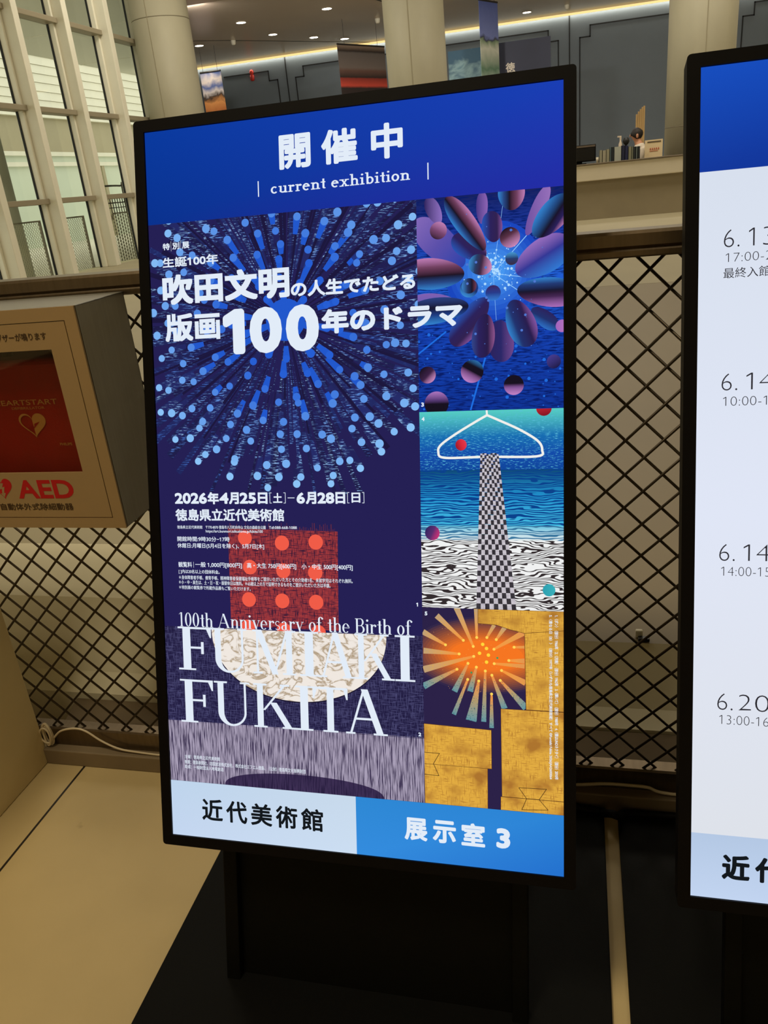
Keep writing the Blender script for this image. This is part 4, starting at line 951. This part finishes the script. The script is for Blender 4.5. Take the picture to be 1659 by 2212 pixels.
# ovals and spheres print
R3 = (459, 734.6, SW, 1059.5)
A.vgrad(459, SW, [(734.6, (16, 52, 150)), (850, (22, 66, 178)), (940, (34, 96, 214)), (990, (28, 60, 170)), (1059.5, (26, 34, 92))], 1, HGR, (10, 30, 104))
for i in range(9): A.disc(576, 945, 74 - i * 7, mixc((26, 70, 190), (76, 160, 246), i / 9), 2 + i * .3, R3, 30)
BL, BK_, PK, MU, VI, DP = (52, 130, 206), (24, 18, 32), (190, 124, 180), (110, 62, 92), (92, 80, 170), (44, 34, 92)
a3 = [(0, BL), (.22, (40, 70, 130)), (.42, BK_), (.7, MU), (1, PK)]; r3 = [(1 - k, c) for k, c in a3[::-1]]
vi = [(0, (130, 104, 184)), (.5, VI), (1, (40, 66, 170))]; dk = [(0, (40, 84, 180)), (.4, DP), (.75, (50, 34, 80)), (1, (126, 80, 150))]
for nm, a, bb, w, st, ly in (('o16', (456.2, 1028.3), (531.8, 954.9), 47.8, vi, 5), ('o17', (476.4, 1061), (495.4, 1020.3), 22.3, [(0, DP), (1, (140, 110, 190))], 5.5), ('o18', (514.5, 998.4), (565.4, 966.4), 35, dk, 6), ('o14', (560.7, 1062.5), (559.5, 1014.9), 17.5, [(0, (70, 54, 130)), (1, (140, 100, 180))], 5),
        ('o15', (572.2, 1032.3), (579, 986.3), 30.3, dk, 6), ('o12', (658.8, 1062.3), (626.5, 992.4), 20.7, [(0, (110, 80, 160)), (1, (150, 112, 186))], 5), ('o10', (690.5, 981.2), (610.8, 938.3), 52.6, [(0, (50, 120, 210)), (.5, (52, 56, 150)), (1, (150, 110, 190))], 6), ('o11', (690.5, 1044.3), (637.3, 990), 41.4, r3[::-1] and [(0, BL), (.3, (36, 80, 140)), (.55, BK_), (.8, DP), (1, PK)][::1], 7),
        ('o13', (603.7, 1076.7), (605, 1030.9), 39.8, a3, 7), ('o1', (505.6, 1059.1), (563.9, 975.8), 31.9, a3, 8), ('o2', (433.3, 949.2), (532.4, 942.3), 47.8, r3, 8), ('o3b', (442.6, 902.2), (519.9, 899), 31.9, [(0, (60, 90, 180)), (1, (130, 96, 176))], 7), ('o3', (437.3, 884.8), (538.4, 894.7), 39.8, [(0, BL), (.35, (30, 60, 130)), (.6, BK_), (1, (44, 66, 130))], 8),
        ('o4', (512.6, 835.9), (566.5, 904), 39.8, dk, 7), ('o6', (589.6, 806.9), (585.2, 870), 38.2, [(0, DP), (.5, (44, 40, 104)), (1, (110, 72, 140))], 8), ('o5', (556.9, 814.7), (564.7, 880.6), 35, [(0, (50, 70, 140)), (.3, DP), (.7, (40, 28, 70)), (1, (140, 84, 140))], 9), ('o7', (630.5, 828.6), (604.3, 898.5), 43, [(0, BL), (.3, (34, 50, 110)), (.7, (40, 28, 76)), (1, (130, 84, 160))], 10),
        ('o8', (672.2, 852.8), (633.8, 884.3), 23.9, [(0, (46, 110, 196)), (.5, (34, 50, 110)), (1, DP)], 8), ('o9', (704.1, 901.4), (612.2, 913.5), 43, [(0, (170, 110, 186)), (.35, (70, 40, 84)), (.55, BK_), (.8, (36, 60, 120)), (1, BL)], 9)):
    # shading runs across the oval; orientation follows a -> b
    A.oval(a, bb, w, st if nm not in ('o1', 'o13', 'o11', 'o5', 'o7', 'o6', 'o12', 'o14', 'o15', 'o17', 'o4') else st[::1], ly, R3, gang={'o1': 35, 'o13': 0, 'o11': -35, 'o5': 0, 'o7': 20, 'o6': 0, 'o12': 0, 'o14': 0, 'o15': 0, 'o17': 0, 'o4': -45, 'o16': -45, 'o18': 45, 'o10': 120, 'o2': 90 + 180, 'o3': 90, 'o3b': 90, 'o8': 60, 'o9': 90}[nm])
A.P = [p for p in A.P]
for (x, y), r, st, g, ly in (((493.1, 1010.3), 13.2, [(0, (50, 30, 46)), (.45, (120, 70, 110)), (1, (190, 126, 180))], 60, 11), ((601.7, 991.4), 15.1, [(0, BK_), (.4, (90, 50, 70)), (1, (200, 136, 186))], -60, 11), ((604.3, 960.1), 9.6, [(0, (60, 44, 60)), (.5, (40, 60, 110)), (1, (70, 150, 210))], 90, 11), ((539.4, 920.6), 14, [(0, (60, 140, 214)), (.5, (30, 50, 110)), (1, (36, 60, 130))], 60, 11), ((539.4, 924), 11.5, [(0, (60, 130, 200)), (.4, (40, 56, 100)), (.7, BK_), (1, (110, 60, 84))], 0, 12),
        ((576, 911.2), 11.5, [(0, (54, 120, 206)), (.5, (40, 60, 140)), (1, (60, 36, 90))], 90, 11), ((473, 791.9), 13.1, [(0, (200, 136, 190)), (.45, (60, 34, 70)), (1, BK_)], 135, 11), ((543, 794.6), 17.5, [(0, (190, 130, 200)), (.36, (120, 76, 130)), (.5, BK_), (.75, BK_), (1, (44, 110, 170))], 60, 11), ((606.4, 771.5), 15.1, [(0, (196, 132, 200)), (.38, (130, 84, 150)), (.55, BK_), (1, BK_)], 90, 11), ((666, 804.3), 10.4, [(0, (30, 26, 70)), (1, (70, 60, 140))], 120, 11), ((486.8, 746.8), 19.1, [(0, BK_), (.5, BK_), (.66, (90, 60, 120)), (1, (170, 116, 190))], 90, 11), ((678, 856.3), 9.2, [(0, (160, 100, 190)), (1, (190, 120, 190))], 0, 11)):
    A.oval((x - r, y), (x + r, y), 2 * r, st, ly, R3, gang=g, egg=0)
A.oval((541, 963), (573, 945), 30, [(0, (60, 140, 206)), (.3, (40, 60, 100)), (.55, (56, 34, 60)), (1, (206, 140, 190))], 12, R3, gang=-10, egg=.1)
for q, w in (((632.5, 929.9), .9), ((612.2, 913.5), 1.0), ((591.1, 1038.2), .5), ((626.5, 992.4), 1.1), ((580.5, 870.3), .5), ((565.4, 974.2), .5)): A.line([(576.3, 940), q], w, (150, 204, 255), 4.5, R3)
for q, w in ((((458, 824.1), (503.1, 857.1)), 2.4), (((540, 735.5), (563.3, 814.4)), 2.6)): A.line(list(q), w, (30, 110, 226), 4, R3)
for i in range(150):
    r = abs(random.gauss(0, 26)); a = random.uniform(0, 2 * math.pi); A.disc(580 + r * math.cos(a), 945 + 1.2 * r * math.sin(a), random.choice((.5, .7, .9, 1.3, 2.0)), (176, 220, 255), 4.8, R3, 9)
for i in range(90): A.disc(random.uniform(460, 678), random.uniform(736, 880), random.choice((.5, .7, 1, 1.8, 2.6)), (32, 106, 220), 3, R3, 9)
for i in range(40): A.disc(random.uniform(520, 650), random.uniform(820, 1040), random.choice((.5, .8, 2.0)), (80, 120, 210), 13, R3, 9)
# hanger and sea print
A.vgrad(459, SW, [(643, (16, 70, 156)), (668, (20, 76, 170)), (695, (24, 110, 178)), (734.6, (86, 206, 196))], 1, DASH, (90, 190, 220))
A.vgrad(459, SW, [(556, (66, 186, 226)), (600, (34, 146, 206)), (643, (14, 70, 118))], 1, WAVE, (12, 66, 140))
A.vgrad(459, SW, [(533, (226, 236, 236)), (556, (96, 196, 226))], 1, WAVE, (60, 120, 160))
A.vgrad(459, SW, [(424, (240, 240, 240)), (533, (240, 242, 242))], 1, WOOD, (52, 44, 46))
R4 = (459, 424, SW, 734.6)
A.line([tuple(p[:2]) for p in catmull([(565.2, 727, 0), (545, 716, 0), (516, 699, 0), (493, 683, 0), (488.5, 672, 0), (498, 662.5, 0), (560, 663, 0), (640, 662.5, 0), (648.5, 672, 0), (642, 686, 0), (616, 703, 0), (585, 718, 0), (565.2, 727, 0)], 6)], 3.6, (240, 240, 236), 4, R4)
A.line([(564.6, 736), (565.2, 727)], 3, (240, 240, 236), 4, R4)
TL, TRt, BLt, BRt = (554.5, 668), (582.5, 668.5), (546, 424), (608.5, 424)
NR, NC = 34, 9
def tie(u, v):
    v2 = v ** 1.25; xl = TL[0] + (BLt[0] - TL[0]) * v2; xr = TRt[0] + (BRt[0] - TRt[0]) * v2; return (xl + (xr - xl) * u, TL[1] + (BLt[1] - TL[1]) * v2)
for i in range(NR):
    for j in range(NC):
        sh = .35 * (1 - i / NR) * math.sin(j * 1.3 + i * .7); q = [tie(j / NC, (i) / NR), tie((j + 1) / NC, (i) / NR), tie((j + 1) / NC, (i + 1) / NR), tie(j / NC, (i + 1) / NR)]
        A.add([(x, min(668.5, max(424, y + sh * 4))) for x, y in q], (62, 58, 64) if (i + j) % 2 else (206, 200, 208), 6, HATCH, (44, 40, 46) if (i + j) % 2 else (180, 174, 184))
for (x, y), r, st, g in (((524.5, 682.2), 8.8, [(0, (150, 26, 40)), (.6, (220, 44, 62)), (1, (226, 60, 80))], 20), ((651.3, 735), 11.5, [(0, (130, 20, 34)), (1, (214, 44, 56))], 100), ((477.2, 544), 11.8, [(0, (46, 36, 96)), (.5, (90, 46, 110)), (1, (200, 50, 120))], -25), ((658.3, 456.6), 9.6, [(0, (44, 160, 176)), (1, (60, 176, 186))], 0)):
    A.oval((x - r, y), (x + r, y), 2 * r, st, 7, R4, gang=g, egg=0)
# orange burst print
R5 = (459, 99.8, SW, 424); RO = (459, 233, 622, 424)
A.rect(459, 99.8, SW, 424, (44, 34, 72), 1)
N = 14
for i in range(N):
    t = i / (N - 1); k = 1 - t; A.disc(561, 350, 125 * k + 58 * t, mixc((52, 40, 74), (246, 118, 34), t ** .8), 2 + i * .15, RO, 40, FLAT, None, 62 * k + 24 * t)
for (xa, ya, xb, yb, w) in [(496.1, 364.3, 459.8, 384.1, 9.6), (524.8, 372.8, 482.4, 411.3, 9.6), (540.5, 363.6, 514.5, 425, 9.6), (546.2, 378.2, 545.3, 424.3, 6.4), (562.2, 378.8, 573.8, 399.3, 6.4), (576.9, 376.1, 590.1, 395.8, 7.2), (573.2, 360.5, 620.8, 389.5, 9.6), (604.6, 365.1, 620.7, 365.8, 4.5), (596.3, 343.5, 620.6, 343.8, 8), (573.4, 337.4, 620.6, 335.5, 7.2), (584.8, 327, 622.1, 308.8, 9.6), (582.7, 310.9, 622.7, 268.7, 11.2), (569.6, 318.6, 589.3, 265.7, 9.6), (568.9, 288.2, 568.5, 232.9, 7.2), (559.3, 324.9, 556.1, 242.3, 8), (548.8, 308.2, 536, 242.7, 17.5), (531.2, 309.8, 508.3, 251.2, 7.2), (531.9, 335.9, 509.6, 289, 9.6), (545.2, 330.4, 534.8, 290.5, 9.6), (514.2, 325.5, 459.4, 294.8, 11.2), (541.2, 347.6, 459.8, 322.4, 11.2), (517.9, 350.5, 460.2, 353.3, 9.6)]:
    d = math.hypot(xb - xa, yb - ya); nx, ny = -(yb - ya) / d, (xb - xa) / d; far = (96, 150, 160) if yb < 300 else ((226, 150, 80) if xb > 600 else (190, 160, 120))
    mid = mixc((246, 160, 70), far, .45)
    for (t0, t1, c0, c1) in ((0, .5, (250, 150, 60), mid), (.5, 1, mid, far)):
        P = []
        for t, s_ in ((t0, -1), (t1, -1), (t1, 1), (t0, 1)):
            ww = (3.4 + (w - 3.4) * t) / 2; P.append((xa + (xb - xa) * t + nx * ww * s_, ya + (yb - ya) * t + ny * ww * s_))
        A.add(P, [lin(c0), lin(c1), lin(c1), lin(c0)], 6, SPK, (226, 170, 60) if yb > 300 else (60, 110, 110), RO)
    A.disc(xa, ya, 2.3, (255, 214, 90) if yb > 280 or True else W_, 7, RO, 14)
for x, y in ((555.5, 367.6), (561.5, 361.2), (550.4, 353.1), (564.4, 350.7), (561.4, 339.3)): A.disc(x, y, 2.8, (255, 214, 60), 7, RO, 14)
for x, y in ((578.4, 346.8), (537.1, 321.2)): A.disc(x, y, 1.8, (70, 150, 90), 7, RO, 10)
for i in range(60): A.disc(random.uniform(470, 615), random.uniform(285, 400), .4, (240, 170, 90), 7, RO, 6)
YW, YD = (226, 172, 66), (150, 88, 38)
for P in ([(548.6, 424), (SW, 424), (SW, 394), (620.8, 387.8), (598.2, 392.8), (577.1, 399.5), (548.3, 400.9)], [(620.8, 387.8), (SW, 394), (SW, 266), (622.7, 266)], [(583.2, 265.3), (SW, 265.3), (SW, 122), (584.2, 122)], [(582.3, 121.7), (SW, 121.7), (SW, 99.8), (582.1, 99.8)], [(459, 233), (568.1, 229.5), (568.3, 166), (459, 166)], [(459, 166), (561.8, 166), (561.6, 99.8), (459, 99.8)]):
    A.add(P, YW, 8, YEL, YD)
    A.line(P + [P[0]], .7, (90, 52, 26), 9, R5)
for P in ([(459, 185.2), (484, 185), (473.9, 167.1), (482.8, 147.7), (459, 148.3)], [(610.7, 138.9), (653.8, 140.1), (642.5, 122.1), (656.2, 106.3), (615.5, 103.3), (622.9, 122), (610.7, 138.9)], [(622.9, 122), (642.5, 122.1)]): A.line(P, .9, (60, 40, 24), 10, R5)
# small credits running down the right edge
def down(body, xl, yt, xr, yb):
    for p in text_polys(body, 0, 0, yt - yb, xr - xl, .12, 6): A.add([(xl + y, yt - x) for x, y in p], W_, 14)
down('1.〈ポン〉（部分）1966年　2.〈月蝕〉（部分）1962年　3.〈輝いて〉（部分）1980年　4.〈僕はUNOネクタイ〉（部分）2010年', 666.4, 418, 672.4, 157)
down('5.〈豊なる日（B）〉（部分）1977年（いずれも徳島県立近代美術館蔵）すべて ©Fumiaki Fukita 2026/JAA2600064', 657.4, 418, 663.4, 157)
# caption bar
A.add([(0, 0), (341, 0), (341, 99.8), (0, 99.8)], [lin((196, 214, 240)), lin((204, 222, 242)), lin((200, 218, 236)), lin((190, 212, 236))], 9)
A.add([(341, 0), (SW, 0), (SW, 99.8), (341, 99.8)], [lin((52, 140, 222)), lin((36, 112, 206)), lin((44, 132, 214)), lin((46, 136, 212))], 9)
for i, ch in enumerate('近代美術館'):
    x = 58.5 + i * 46.2; A.words(ch, x, 32.1, x + 39.5, 71.5, (20, 24, 28), 14, 1.0, 14)
for i, ch in enumerate('展示室'):
    x = 423.9 + i * 47.2; A.words(ch, x, 34.6, x + 38.4, 73, W_, 14, 1.5, 16)
A.words('3', 574.7, 36.1, 596.9, 69.7, W_, 14, 2.2, 16)
rt, T = display(P0, 'black digital signboard showing the blue 開催中 current exhibition poster, standing in front')
A.build('screen', rt, T)
# ------ picture on the timetable display
B = Picture()
B.rect(0, 0, SW, SH, (8, 10, 30), 0)
B.add([(0, 1067), (SW, 1067), (SW, SH), (0, SH)], [lin((20, 56, 156)), lin((16, 44, 140)), lin((20, 60, 170)), lin((24, 78, 190))], 1)
B.vgrad(0, SW, [(99.5, (222, 226, 234)), (580, (224, 230, 246)), (1067, (216, 224, 238))], 1)
B.vgrad(0, SW, [(0, (194, 212, 240)), (99.5, (180, 200, 228))], 1)
INK = (44, 42, 48)
for body, a in (('6.', (33.8, 960.6, 54.4, 985.1)), ('1', (66.5, 960.6, 74, 985.1)), ('3', (85, 960.2, 100, 985.1)), ('17:00-2', (36.6, 939.8, 97, 952.4)), ('最終入館', (33.9, 917.5, 94.5, 932)), ('6.', (33.6, 759.9, 54.6, 784)), ('1', (66.5, 760.4, 75, 784)), ('4', (83.5, 760.4, 101, 784)), ('10:00-1', (36, 738, 93.9, 751)),
        ('6.', (34, 513.7, 55, 538.4)), ('1', (66.8, 514.2, 75.3, 538.2)), ('4', (84, 514.2, 101.4, 538.2)), ('14:00-15', (37, 491.8, 102.8, 505.2)), ('6.', (34.4, 291.4, 55.6, 316.4)), ('2', (63.8, 292.2, 80.6, 316.2)), ('0', (86, 291.6, 105.3, 316.4)), ('13:00-16', (37.6, 270, 105, 283.8))):
    B.words(body, *a, INK, 3, 0, 4, 0 if ord(body[0]) > 255 else .022)
for i, ch in enumerate('近代美術館'):
    x = 44.2 + i * 46.2; B.words(ch, x, 31.4, x + 39, 70.5, (20, 24, 28), 3, 1.6, 16)
rt, T = display(P0 + EX * .8677 + UP * -.0075, 'black digital signboard with a white timetable page, cut by the right picture edge')
B.build('screen', rt, T)
